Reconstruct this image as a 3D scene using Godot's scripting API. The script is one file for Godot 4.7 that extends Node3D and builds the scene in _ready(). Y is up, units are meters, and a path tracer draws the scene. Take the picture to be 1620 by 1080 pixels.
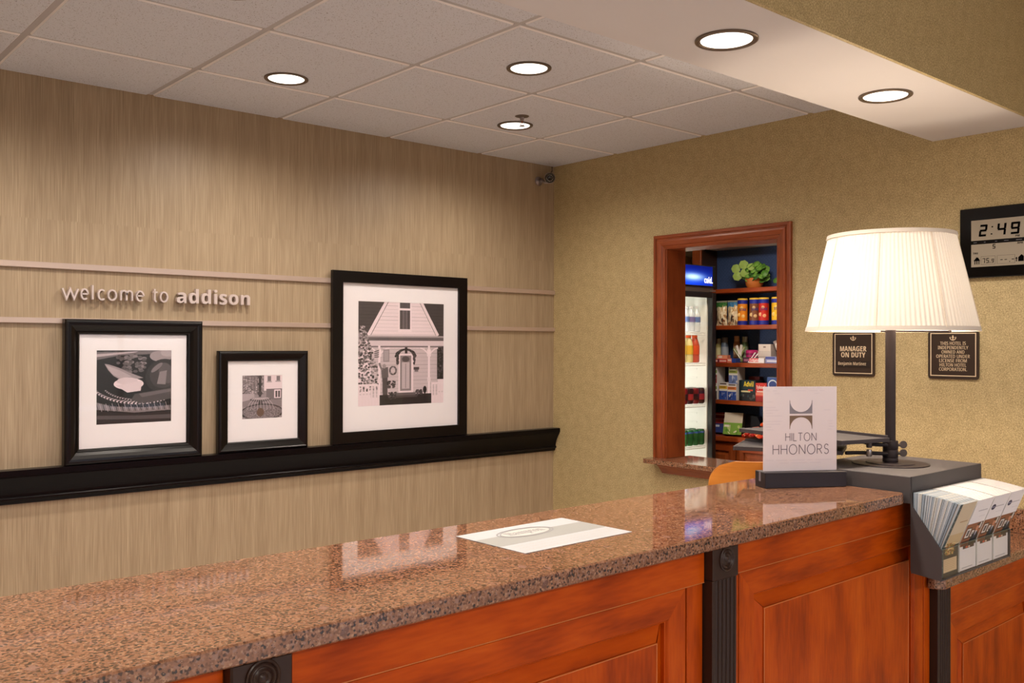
extends Node3D
# Hotel front desk: x runs along the picture wall (0 at its corner), z towards the lobby, y up, metres.

const G := 0.6096
var rng := RandomNumberGenerator.new()
var M := {}
var F := {}
const EX := 1.0          # exposure
const PANTRY_E := 3.4
const FRIDGE_E := 0.8

# ------------------------------------------------------------------ camera, sky, exposure
func _ready() -> void:
	rng.seed = 7
	var cam := Camera3D.new()
	cam.name = "camera"
	var yaw := 0.8550285; var pitch := 0.0037725; var roll := 0.003148
	var f := Vector3(cos(yaw) * cos(pitch), sin(pitch), -sin(yaw) * cos(pitch))
	var r := f.cross(Vector3.UP).normalized()
	var u := r.cross(f)
	var r2 := r * cos(roll) + u * sin(roll)
	var u2 := u * cos(roll) - r * sin(roll)
	cam.transform = Transform3D(Basis(r2, u2, -f), Vector3(-3.85409, 1.5, 4.05051))
	cam.fov = rad_to_deg(2.0 * atan(540.0 / 1466.527))
	cam.near = 0.05
	cam.far = 60.0
	add_child(cam)
	var we := WorldEnvironment.new()
	we.name = "surroundings"
	var e := Environment.new()
	e.background_mode = Environment.BG_SKY
	var sk := Sky.new()
	var sm := ProceduralSkyMaterial.new()
	sm.sky_top_color = Color(0.42, 0.58, 0.85)
	sm.sky_horizon_color = Color(0.78, 0.84, 0.92)
	sm.ground_bottom_color = Color(0.4, 0.4, 0.38)
	sm.ground_horizon_color = Color(0.6, 0.6, 0.6)
	sk.sky_material = sm
	e.sky = sk
	e.background_energy_multiplier = 3.2
	e.tonemap_mode = Environment.TONE_MAPPER_LINEAR
	e.tonemap_exposure = EX
	e.sdfgi_enabled = true
	e.ssao_enabled = true
	e.ssil_enabled = true
	we.environment = e
	add_child(we)
	materials()
	lobby_fill()
	room()
	counter()
	left_wall_things()
	right_wall_things()
	desk_things()
	pantry()

# ------------------------------------------------------------------ small helpers
func S() -> SurfaceTool:
	var st := SurfaceTool.new()
	st.begin(Mesh.PRIMITIVE_TRIANGLES)
	return st

func put(o: Node3D, called: String, parent: Node) -> void:
	o.name = called
	(parent if parent else self).add_child(o, true)

func obj(called: String, st, m: Material, parent: Node = null) -> MeshInstance3D:
	var o := MeshInstance3D.new()
	o.mesh = st.commit() if st is SurfaceTool else st
	o.material_override = m
	put(o, called, parent)
	return o

func tag(o: Node3D, label: String, category: String, group := "") -> Node3D:
	o.set_meta("label", label)
	o.set_meta("category", category)
	if group != "":
		o.set_meta("group", group)
	return o

func thing(called: String, label: String, category: String, at := Vector3.ZERO, turn := 0.0, group := "") -> Node3D:
	var o := Node3D.new()
	put(o, called, null)
	o.position = at
	o.rotation.y = turn
	return tag(o, label, category, group)

func structure(o: Node3D) -> Node3D:
	o.set_meta("kind", "structure")
	return o

func copy(o: Node3D, at: Vector3, turn: float, label: String, group := "") -> Node3D:
	var c: Node3D = o.duplicate()
	c.name = o.name
	add_child(c, true)
	c.position = at
	c.rotation.y = turn
	c.set_meta("label", label)
	if group != "":
		c.set_meta("group", group)
	return c

func tri(st: SurfaceTool, a: Vector3, b: Vector3, c: Vector3, na: Vector3, nb := Vector3.ZERO, nc := Vector3.ZERO, ua := Vector2.ZERO, ub := Vector2.ZERO, uc := Vector2.ZERO) -> void:
	if nb == Vector3.ZERO:
		nb = na; nc = na
	var g := (b - a).cross(c - a)
	if g.dot(na + nb + nc) > 0.0:
		var t := b; b = c; c = t
		var tn := nb; nb = nc; nc = tn
		var tu := ub; ub = uc; uc = tu
	st.set_normal(na); st.set_uv(ua); st.add_vertex(a)
	st.set_normal(nb); st.set_uv(ub); st.add_vertex(b)
	st.set_normal(nc); st.set_uv(uc); st.add_vertex(c)

func quad(st: SurfaceTool, a: Vector3, b: Vector3, c: Vector3, d: Vector3, n: Vector3) -> void:
	# uv: a top-left, b top-right, c bottom-right, d bottom-left
	tri(st, a, b, c, n, n, n, Vector2(0, 0), Vector2(1, 0), Vector2(1, 1))
	tri(st, a, c, d, n, n, n, Vector2(0, 0), Vector2(1, 1), Vector2(0, 1))

# a box with chamfered edges
func bx(st: SurfaceTool, lo: Vector3, hi: Vector3, ch := 0.0, xf := Transform3D.IDENTITY) -> void:
	var c := (lo + hi) / 2.0
	var h := (hi - lo) / 2.0
	ch = minf(ch, minf(h.x, minf(h.y, h.z)) * 0.9)
	var P := func(s: Vector3, ax: int) -> Vector3:
		var p := Vector3(s.x * (h.x - ch), s.y * (h.y - ch), s.z * (h.z - ch))
		p[ax] = s[ax] * h[ax]
		return xf * (c + p)
	for ax in 3:
		var b := (ax + 1) % 3
		var d := (ax + 2) % 3
		for s in [-1.0, 1.0]:
			var q := []
			for k in [[-1.0, -1.0], [1.0, -1.0], [1.0, 1.0], [-1.0, 1.0]]:
				var v := Vector3.ZERO
				v[ax] = s; v[b] = k[0]; v[d] = k[1]
				q.append(P.call(v, ax))
			var n := Vector3.ZERO
			n[ax] = s
			n = (xf.basis * n).normalized()
			quad(st, q[0], q[1], q[2], q[3], n)
		if ch > 0.0:
			for s1 in [-1.0, 1.0]:
				for s2 in [-1.0, 1.0]:
					var v0 := Vector3.ZERO
					v0[b] = s1; v0[d] = s2
					var v1 := v0
					v0[ax] = -1.0; v1[ax] = 1.0
					var n2 := Vector3.ZERO
					n2[b] = s1; n2[d] = s2
					n2 = (xf.basis * n2).normalized()
					quad(st, P.call(v0, b), P.call(v1, b), P.call(v1, d), P.call(v0, d), n2)
	if ch > 0.0:
		for sx in [-1.0, 1.0]:
			for sy in [-1.0, 1.0]:
				for sz in [-1.0, 1.0]:
					var s3 := Vector3(sx, sy, sz)
					tri(st, P.call(s3, 0), P.call(s3, 1), P.call(s3, 2), (xf.basis * s3).normalized())

func box(called: String, lo: Vector3, hi: Vector3, m: Material, parent: Node = null, ch := 0.0) -> MeshInstance3D:
	var st := S()
	bx(st, lo, hi, ch)
	return obj(called, st, m, parent)

# surface of revolution about y; profile of (radius, height), smoothed where it bends gently
func lathe(st: SurfaceTool, prof: Array, seg := 24, xf := Transform3D.IDENTITY, ripple := 0.0, waves := 0) -> void:
	var n := prof.size()
	var dirs := []
	for i in n - 1:
		var t: Vector2 = (prof[i + 1] - prof[i])
		dirs.append(Vector2(t.y, -t.x).normalized())
	for i in n - 1:
		var n0: Vector2 = dirs[i]
		var n1: Vector2 = dirs[i]
		if i > 0 and dirs[i].dot(dirs[i - 1]) > 0.72:
			n0 = (dirs[i] + dirs[i - 1]).normalized()
		if i < n - 2 and dirs[i].dot(dirs[i + 1]) > 0.72:
			n1 = (dirs[i] + dirs[i + 1]).normalized()
		for k in seg:
			var a := TAU * k / seg
			var b := TAU * (k + 1) / seg
			var w0 := 1.0 + ripple * cos(waves * a)
			var w1 := 1.0 + ripple * cos(waves * b)
			var P := []
			for q in [[prof[i], a, w0, n0], [prof[i], b, w1, n0], [prof[i + 1], b, w1, n1], [prof[i + 1], a, w0, n1]]:
				var p: Vector2 = q[0]
				var nn: Vector2 = q[3]
				var dist: float = p.x * q[2]
				P.append(xf * Vector3(cos(q[1]) * dist, p.y, sin(q[1]) * dist))
				var tilt: float = ripple * waves * sin(waves * q[1])
				var nv := Vector3(cos(q[1]) * nn.x, nn.y, sin(q[1]) * nn.x) + Vector3(-sin(q[1]), 0, cos(q[1])) * tilt
				P.append((xf.basis * nv).normalized())
			if prof[i].x > 1e-6:
				tri(st, P[0], P[2], P[4], P[1], P[3], P[5])
			if prof[i + 1].x > 1e-6:
				tri(st, P[0], P[4], P[6], P[1], P[5], P[7])

# polygon in xy, extruded from z0 to z1
func prism(st: SurfaceTool, poly: PackedVector2Array, z0: float, z1: float, xf := Transform3D.IDENTITY) -> void:
	var idx := Geometry2D.triangulate_polygon(poly)
	var sgn := -1.0 if Geometry2D.is_polygon_clockwise(poly) else 1.0
	for k in [[z0, -1.0], [z1, 1.0]]:
		var n: Vector3 = (xf.basis * Vector3(0, 0, k[1] * signf(z1 - z0))).normalized()
		for i in range(0, idx.size(), 3):
			tri(st, xf * Vector3(poly[idx[i]].x, poly[idx[i]].y, k[0]), xf * Vector3(poly[idx[i + 1]].x, poly[idx[i + 1]].y, k[0]), xf * Vector3(poly[idx[i + 2]].x, poly[idx[i + 2]].y, k[0]), n)
	var cnt := poly.size()
	for i in cnt:
		var a := poly[i]
		var b := poly[(i + 1) % cnt]
		var t := (b - a).normalized() * sgn
		var nn := (xf.basis * Vector3(t.y, -t.x, 0)).normalized()
		quad(st, xf * Vector3(a.x, a.y, z0), xf * Vector3(b.x, b.y, z0), xf * Vector3(b.x, b.y, z1), xf * Vector3(a.x, a.y, z1), nn)

func tube(st: SurfaceTool, pts: Array, rad: float, seg := 8) -> void:
	var prev := []
	var prevn := []
	for i in pts.size():
		var t: Vector3 = (pts[mini(i + 1, pts.size() - 1)] - pts[maxi(i - 1, 0)]).normalized()
		var s := t.cross(Vector3.UP if absf(t.y) < 0.95 else Vector3.RIGHT).normalized()
		var q := s.cross(t)
		var ring := []
		var nor := []
		for k in seg:
			var a := TAU * k / seg
			var n := s * cos(a) + q * sin(a)
			nor.append(n)
			ring.append(pts[i] + n * rad)
		if i > 0:
			for k in seg:
				var k2 := (k + 1) % seg
				tri(st, prev[k], prev[k2], ring[k2], prevn[k], prevn[k2], nor[k2])
				tri(st, prev[k], ring[k2], ring[k], prevn[k], nor[k2], nor[k])
		if i == 0 or i == pts.size() - 1:
			for k in seg:
				tri(st, pts[i], ring[k], ring[(k + 1) % seg], t * (-1.0 if i == 0 else 1.0))
		prev = ring
		prevn = nor

func card(st: SurfaceTool, c: Vector3, right: Vector3, up: Vector3) -> void:   # a quad with uv, facing right x up
	quad(st, c - right + up, c + right + up, c + right - up, c - right - up, right.cross(up).normalized())

# a flat slab with eased edges; outline in xz
func slab(st: SurfaceTool, poly: PackedVector2Array, y0: float, y1: float, ch: float) -> void:
	var cx := Vector2.ZERO
	for p in poly:
		cx += p / poly.size()
	var n := poly.size()
	var ins := PackedVector2Array()
	var nrm := []
	for i in n:
		var e1 := (poly[i] - poly[(i + n - 1) % n]).normalized()
		var e2 := (poly[(i + 1) % n] - poly[i]).normalized()
		var n1 := Vector2(e1.y, -e1.x)
		var n2 := Vector2(e2.y, -e2.x)
		if n1.dot(poly[i] - cx) < 0.0: n1 = -n1
		if n2.dot(poly[i] - cx) < 0.0: n2 = -n2
		var b := (n1 + n2).normalized()
		ins.append(poly[i] - b * ch / maxf(b.dot(n1), 0.3))
		nrm.append(b)
	var idx := Geometry2D.triangulate_polygon(ins)
	for i in range(0, idx.size(), 3):
		for k in [[y1, 1.0], [y0, -1.0]]:
			tri(st, Vector3(ins[idx[i]].x, k[0], ins[idx[i]].y), Vector3(ins[idx[i + 1]].x, k[0], ins[idx[i + 1]].y), Vector3(ins[idx[i + 2]].x, k[0], ins[idx[i + 2]].y), Vector3(0, k[1], 0))
	for i in n:
		var j := (i + 1) % n
		var e := (poly[j] - poly[i]).normalized()
		var nn := Vector2(e.y, -e.x)
		if nn.dot(poly[i] - cx) < 0.0: nn = -nn
		var side := Vector3(nn.x, 0, nn.y)
		quad(st, Vector3(poly[i].x, y1 - ch, poly[i].y), Vector3(poly[j].x, y1 - ch, poly[j].y), Vector3(poly[j].x, y0 + ch, poly[j].y), Vector3(poly[i].x, y0 + ch, poly[i].y), side)
		quad(st, Vector3(poly[i].x, y1 - ch, poly[i].y), Vector3(poly[j].x, y1 - ch, poly[j].y), Vector3(ins[j].x, y1, ins[j].y), Vector3(ins[i].x, y1, ins[i].y), (side + Vector3.UP).normalized())
		quad(st, Vector3(poly[i].x, y0 + ch, poly[i].y), Vector3(poly[j].x, y0 + ch, poly[j].y), Vector3(ins[j].x, y0, ins[j].y), Vector3(ins[i].x, y0, ins[i].y), (side - Vector3.UP).normalized())

# raised or printed lettering in the local xy plane of parent, facing +z; at = left/middle/right of the baseline
func words(called: String, s: String, font: String, em: float, at: Vector3, m: Material, parent: Node, align := 0, width := 0.0, depth := 0.0006, basis := Basis.IDENTITY) -> MeshInstance3D:
	var t := TextMesh.new()
	t.text = s
	t.font = F[font]
	t.font_size = 64
	t.pixel_size = em / 64.0
	t.depth = depth
	t.curve_step = 1.0
	t.horizontal_alignment = HORIZONTAL_ALIGNMENT_LEFT
	t.vertical_alignment = VERTICAL_ALIGNMENT_TOP
	var bb := t.get_aabb()
	var asc: float = F[font].get_ascent(64) * em / 64.0
	var o := MeshInstance3D.new()
	o.mesh = t
	o.material_override = m
	put(o, called, parent)
	var sx := 1.0
	if width > 0.0 and bb.size.x > 0.0:
		sx = width / bb.size.x
	var x0 := 0.0
	if align == 0: x0 = -bb.position.x * sx
	elif align == 1: x0 = -(bb.position.x + bb.size.x / 2.0) * sx
	else: x0 = -(bb.position.x + bb.size.x) * sx
	o.transform = Transform3D(basis * Basis.from_scale(Vector3(sx, 1, 1)), at + basis * Vector3(x0, asc, depth / 2.0))
	return o

# ------------------------------------------------------------------ materials
func mat(c: Color, rough := 0.6, metal := 0.0) -> StandardMaterial3D:
	var key := "%s %s %s" % [c, rough, metal]
	if not M.has(key):
		var m := StandardMaterial3D.new()
		m.albedo_color = c
		m.roughness = rough
		m.metallic = metal
		M[key] = m
	return M[key]

func rgb(r: int, g: int, b: int) -> Color:
	return Color8(r, g, b)

func tex_mat(im: Image, scale: Vector3, rough := 0.6, world := true) -> StandardMaterial3D:
	var m := StandardMaterial3D.new()
	m.albedo_texture = ImageTexture.create_from_image(im)
	m.roughness = rough
	m.uv1_triplanar = true
	m.uv1_world_triplanar = world
	m.uv1_triplanar_sharpness = 8.0
	m.uv1_scale = scale
	return m

func noise(seed_: int, freq: float, octaves := 3) -> FastNoiseLite:
	var n := FastNoiseLite.new()
	n.seed = seed_
	n.noise_type = FastNoiseLite.TYPE_SIMPLEX_SMOOTH
	n.frequency = freq
	n.fractal_octaves = octaves
	return n

func blank(w: int, h: int, c := Color.WHITE) -> Image:
	var im := Image.create_empty(w, h, false, Image.FORMAT_RGB8)
	im.fill(c)
	return im

# an image from a function of the pixel, through bytes for speed
func paint(w: int, h: int, fn: Callable) -> Image:
	var b := PackedByteArray()
	b.resize(w * h * 3)
	var k := 0
	for y in h:
		for x in w:
			var c: Color = fn.call(x, y)
			b[k] = clampi(int(c.r * 255.0), 0, 255)
			b[k + 1] = clampi(int(c.g * 255.0), 0, 255)
			b[k + 2] = clampi(int(c.b * 255.0), 0, 255)
			k += 3
	return Image.create_from_data(w, h, false, Image.FORMAT_RGB8, b)

func granite_image() -> Image:
	var n := FastNoiseLite.new()
	n.noise_type = FastNoiseLite.TYPE_CELLULAR
	n.cellular_return_type = FastNoiseLite.RETURN_CELL_VALUE
	n.frequency = 0.115
	n.fractal_type = FastNoiseLite.FRACTAL_NONE
	n.domain_warp_enabled = true
	n.domain_warp_amplitude = 7.0
	n.domain_warp_frequency = 0.06
	n.domain_warp_fractal_type = FastNoiseLite.DOMAIN_WARP_FRACTAL_NONE
	n.seed = 3
	var a := n.get_seamless_image(1024, 1024, false, false, 0.06, false)
	n.seed = 11
	n.frequency = 0.026
	n.domain_warp_amplitude = 14.0
	var big := n.get_seamless_image(1024, 1024, false, false, 0.06, false)
	var da := a.get_data()
	var db := big.get_data()
	var pal := [rgb(48, 35, 27), rgb(74, 49, 36), rgb(112, 75, 54), rgb(124, 85, 62), rgb(134, 92, 67), rgb(140, 97, 71), rgb(144, 101, 75), rgb(136, 94, 69), rgb(148, 105, 79), rgb(140, 99, 76), rgb(156, 113, 86), rgb(146, 111, 94), rgb(170, 129, 100)]
	var large := [rgb(152, 110, 92), rgb(146, 112, 102), rgb(162, 118, 94), rgb(104, 72, 60)]
	var b := PackedByteArray()
	b.resize(1024 * 1024 * 3)
	for i in 1024 * 1024:
		var v := da[i]
		var c: Color = pal[v * pal.size() / 256]
		if v > 60 and db[i] % 16 == 3:
			c = c.lerp(large[db[i] / 16 % 4], 0.75)
		b[i * 3] = c.r8
		b[i * 3 + 1] = c.g8
		b[i * 3 + 2] = c.b8
	var im := Image.create_from_data(1024, 1024, false, Image.FORMAT_RGB8, b)
	im.resize(700, 700, Image.INTERPOLATE_BILINEAR)
	for i in 3600:
		var c := [rgb(190, 158, 132), rgb(48, 34, 32), rgb(72, 50, 42), rgb(176, 140, 116)][i % 4] as Color
		var x := rng.randi() % 696
		var y := rng.randi() % 696
		im.fill_rect(Rect2i(x, y, 1 + rng.randi() % 3, 1 + rng.randi() % 2), c)
	im.resize(1024, 1024, Image.INTERPOLATE_BILINEAR)
	return im

# seamless noise bytes, stretched by (sx, sy)
func stretched(seed_: int, freq: float, octaves: int, w: int, h: int, sx: int, sy: int) -> PackedByteArray:
	var im := noise(seed_, freq, octaves).get_seamless_image(w / sx, h / sy, false, false, 0.2, true)
	im.convert(Image.FORMAT_L8)
	im.resize(w, h, Image.INTERPOLATE_CUBIC)
	return im.get_data()

func wood_image(dark: Color, mid: Color, light: Color, along_x: bool, seed_: int) -> Image:
	var sx := 8 if along_x else 1
	var sy := 1 if along_x else 8
	var n1 := stretched(seed_, 0.02, 3, 384, 384, sx, sy)
	var n2 := stretched(seed_ + 1, 0.16, 2, 384, 384, sx, sy)
	var n3 := stretched(seed_ + 2, 0.010, 2, 384, 384, 2 if along_x else 1, 1 if along_x else 2)
	return paint(384, 384, func(x, y):
		var k: int = y * 384 + x
		var t := 0.5 + (n1[k] - 128) / 255.0 * 0.42 + (n2[k] - 128) / 255.0 * 0.26 + (n3[k] - 128) / 255.0 * 0.42
		return dark.lerp(mid, clampf(t * 2.0, 0, 1)) if t < 0.5 else mid.lerp(light, clampf(t * 2.0 - 1.0, 0, 1)))

func materials() -> void:
	for k in [["sans", "Droid Sans", 400], ["bold", "Droid Sans", 700], ["serif", "Droid Serif", 400]]:
		var sf := SystemFont.new()
		sf.font_names = PackedStringArray([k[1]])
		sf.font_weight = k[2]
		F[k[0]] = sf
	# striated wall covering
	var s1 := noise(1, 0.11, 2)
	var s2 := noise(2, 0.45, 2)
	var s3 := noise(3, 0.013, 2)
	var im := paint(1024, 256, func(x, y):
		var a: float = s1.get_noise_2d(x * 1.9, y * 0.05)
		var b: float = s2.get_noise_2d(x * 1.0, y * 0.07)
		var c: float = s3.get_noise_2d(x, y * 0.3)
		var k := a * 0.055 + b * 0.105 + c * 0.025
		return Color(0.655 + k, 0.58 + k * 1.02, 0.475 + k * 0.95))
	M.striped = tex_mat(im, Vector3(1.15, 0.5, 1.15), 0.44)
	# mottled gold wall covering
	var g1 := noise(5, 0.16, 3)
	var g2 := noise(6, 0.4, 1)
	var g3 := noise(7, 0.02, 2)
	im = paint(512, 512, func(x, y):
		var k: float = g1.get_noise_2d(x, y) * 0.15 + g2.get_noise_2d(x, y) * 0.13 + g3.get_noise_2d(x, y) * 0.03
		return Color(0.71 + k, 0.635 + k * 1.0, 0.465 + k * 0.9))
	M.mottled = tex_mat(im, Vector3(1.6, 1.6, 1.6), 0.6)
	# fissured mineral ceiling tile
	var tn := noise(9, 0.3, 2)
	im = paint(768, 768, func(x, y):
		var k: float = tn.get_noise_2d(x, y) * 0.05
		return Color(0.83 + k, 0.84 + k, 0.872 + k))
	for i in 7500:
		var c := Color(0.36, 0.33, 0.33).lerp(Color(0.72, 0.70, 0.70), rng.randf())
		im.fill_rect(Rect2i(rng.randi() % 765, rng.randi() % 765, 1 + int(rng.randf() * 2.4), 1 + int(rng.randf() * 2.4)), c)
	M.tile = tex_mat(im, Vector3(1.0, 1.0, 1.0) / 0.75, 0.9)
	var gi := granite_image()
	M.granite = tex_mat(gi, Vector3(2.3, 2.3, 2.3), 0.05)
	M.granite.metallic_specular = 0.6
	var cd := rgb(124, 41, 1); var cm := rgb(182, 72, 3); var cl := rgb(210, 98, 14)
	M.wood_v = tex_mat(wood_image(cd, cm, cl, false, 21), Vector3(1.6, 1.6, 1.6), 0.38)
	M.wood_h = tex_mat(wood_image(cd, cm, cl, true, 31), Vector3(1.6, 1.6, 1.6), 0.38)
	M.wood_v.metallic_specular = 0.3
	M.wood_h.metallic_specular = 0.3
	M.casing_v = tex_mat(wood_image(rgb(100, 42, 18), rgb(142, 68, 30), rgb(164, 86, 44), false, 41), Vector3(2, 2, 2), 0.36)
	M.casing_h = tex_mat(wood_image(rgb(100, 42, 18), rgb(142, 68, 30), rgb(164, 86, 44), true, 51), Vector3(2, 2, 2), 0.36)
	M.shelf_wood = tex_mat(wood_image(rgb(112, 44, 18), rgb(150, 66, 28), rgb(168, 82, 40), true, 71), Vector3(2, 2, 2), 0.35)
	M.chair_wood = tex_mat(wood_image(rgb(190, 110, 34), rgb(214, 136, 52), rgb(228, 154, 70), true, 61), Vector3(2, 2, 2), 0.35)
	M.edge_highlight = mat(rgb(206, 122, 62), 0.3)  # lighter tone that paints the highlight along the cabinet edges
	M.espresso = mat(rgb(50, 32, 25), 0.34)
	M.espresso.metallic_specular = 0.4
	M.black_wood = mat(rgb(11, 7, 9), 0.3)
	M.black_wood.metallic_specular = 0.28
	M.soffit = mat(rgb(211, 207, 208), 0.75)
	M.tile_edge = mat(rgb(244, 240, 238), 0.8)
	M.grid = mat(rgb(180, 176, 178), 0.5)
	M.grid2 = mat(rgb(214, 208, 204), 0.5)
	M.rail = mat(rgb(202, 182, 170), 0.34, 0.5)
	M.charcoal = mat(rgb(62, 60, 62), 0.6)
	M.pole = mat(rgb(44, 37, 40), 0.45)
	M.pole.metallic_specular = 0.35
	M.white = mat(rgb(235, 232, 228), 0.6)
	M.paper = mat(rgb(240, 236, 238), 0.55)
	M.mat_board = mat(rgb(246, 243, 248), 0.8)
	M.steel = mat(rgb(168, 160, 158), 0.3, 0.9)
	M.dark_steel = mat(rgb(108, 98, 92), 0.35, 0.7)
	M.black = mat(rgb(18, 17, 18), 0.4)
	M.black_gloss = mat(rgb(8, 8, 9), 0.08)
	M.cream_ink = mat(rgb(226, 205, 172), 0.5)
	M.plaque = mat(rgb(52, 38, 30), 0.35)
	M.wall_paint = mat(rgb(200, 180, 150), 0.8)
	var g := StandardMaterial3D.new()
	g.transparency = BaseMaterial3D.TRANSPARENCY_ALPHA
	g.albedo_color = Color(0.2, 0.2, 0.2, 0.02)
	g.roughness = 0.02
	g.metallic_specular = 0.3
	M.glass = g
	M.lens = glow(Color(1, 0.97, 0.93), 2.2)

func glow(c: Color, k: float) -> StandardMaterial3D:
	var m := StandardMaterial3D.new()
	m.albedo_color = c
	m.emission_enabled = true
	m.emission = c
	m.emission_energy_multiplier = k
	return m

# ------------------------------------------------------------------ lights
const WARM := Color(1.0, 0.945, 0.885)

func downlight(at: Vector3, label: String, energy: float) -> void:
	var t := thing("ceiling_downlight", label, "downlight", at, 0.0, "recessed ceiling downlights")
	var st := S()
	lathe(st, [Vector2(0.071, -0.0015), Vector2(0.074, -0.005), Vector2(0.083, -0.0065), Vector2(0.087, -0.004), Vector2(0.0875, 0.0)], 40)
	obj("trim_ring", st, mat(rgb(110, 96, 84), 0.35, 0.6), t)
	st = S()
	lathe(st, [Vector2(0.0, -0.0035), Vector2(0.04, -0.003), Vector2(0.0715, -0.002)], 40)
	obj("light_lens", st, M.lens, t)
	var l := SpotLight3D.new()
	l.light_color = WARM
	l.light_energy = energy
	l.light_size = 0.07
	l.spot_range = 12.0
	l.spot_attenuation = 2.0
	l.spot_angle = 82.0
	l.spot_angle_attenuation = 0.75
	l.shadow_enabled = true
	l.position = Vector3(0, -0.012, 0)
	l.rotation.x = -PI / 2
	put(l, "lamp_light", t)

func lobby_fill_panel(at: Vector3, energy: float, label: String) -> void:  # unseen panel added behind the camera as fill light
	var t := thing("unseen_light_panel", label, "ceiling light", at)
	box("panel_frame", Vector3(-0.62, -0.03, -0.32), Vector3(0.62, 0, 0.32), M.white, t, 0.004)
	box("light_diffuser", Vector3(-0.58, -0.033, -0.28), Vector3(0.58, -0.0305, 0.28), glow(Color(1, 0.95, 0.88), 1.5), t)
	var l := AreaLight3D.new()
	l.area_size = Vector2(1.1, 0.5)
	l.light_color = Color(1.0, 0.95, 0.9)
	l.light_energy = energy
	l.area_range = 14.0
	l.area_attenuation = 2.0
	l.shadow_enabled = true
	l.position = Vector3(0, -0.045, 0)
	l.rotation.x = -PI / 2
	put(l, "panel_light", t)

func lobby_fill() -> void:
	lobby_fill_panel(Vector3(-4.6, 2.9, 6.4), 9.5, "added fill light panel on the unseen lobby ceiling, by the side wall")
	lobby_fill_panel(Vector3(-1.8, 2.9, 6.6), 5.0, "added fill light panel on the unseen lobby ceiling, before the glazed entrance")

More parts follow.
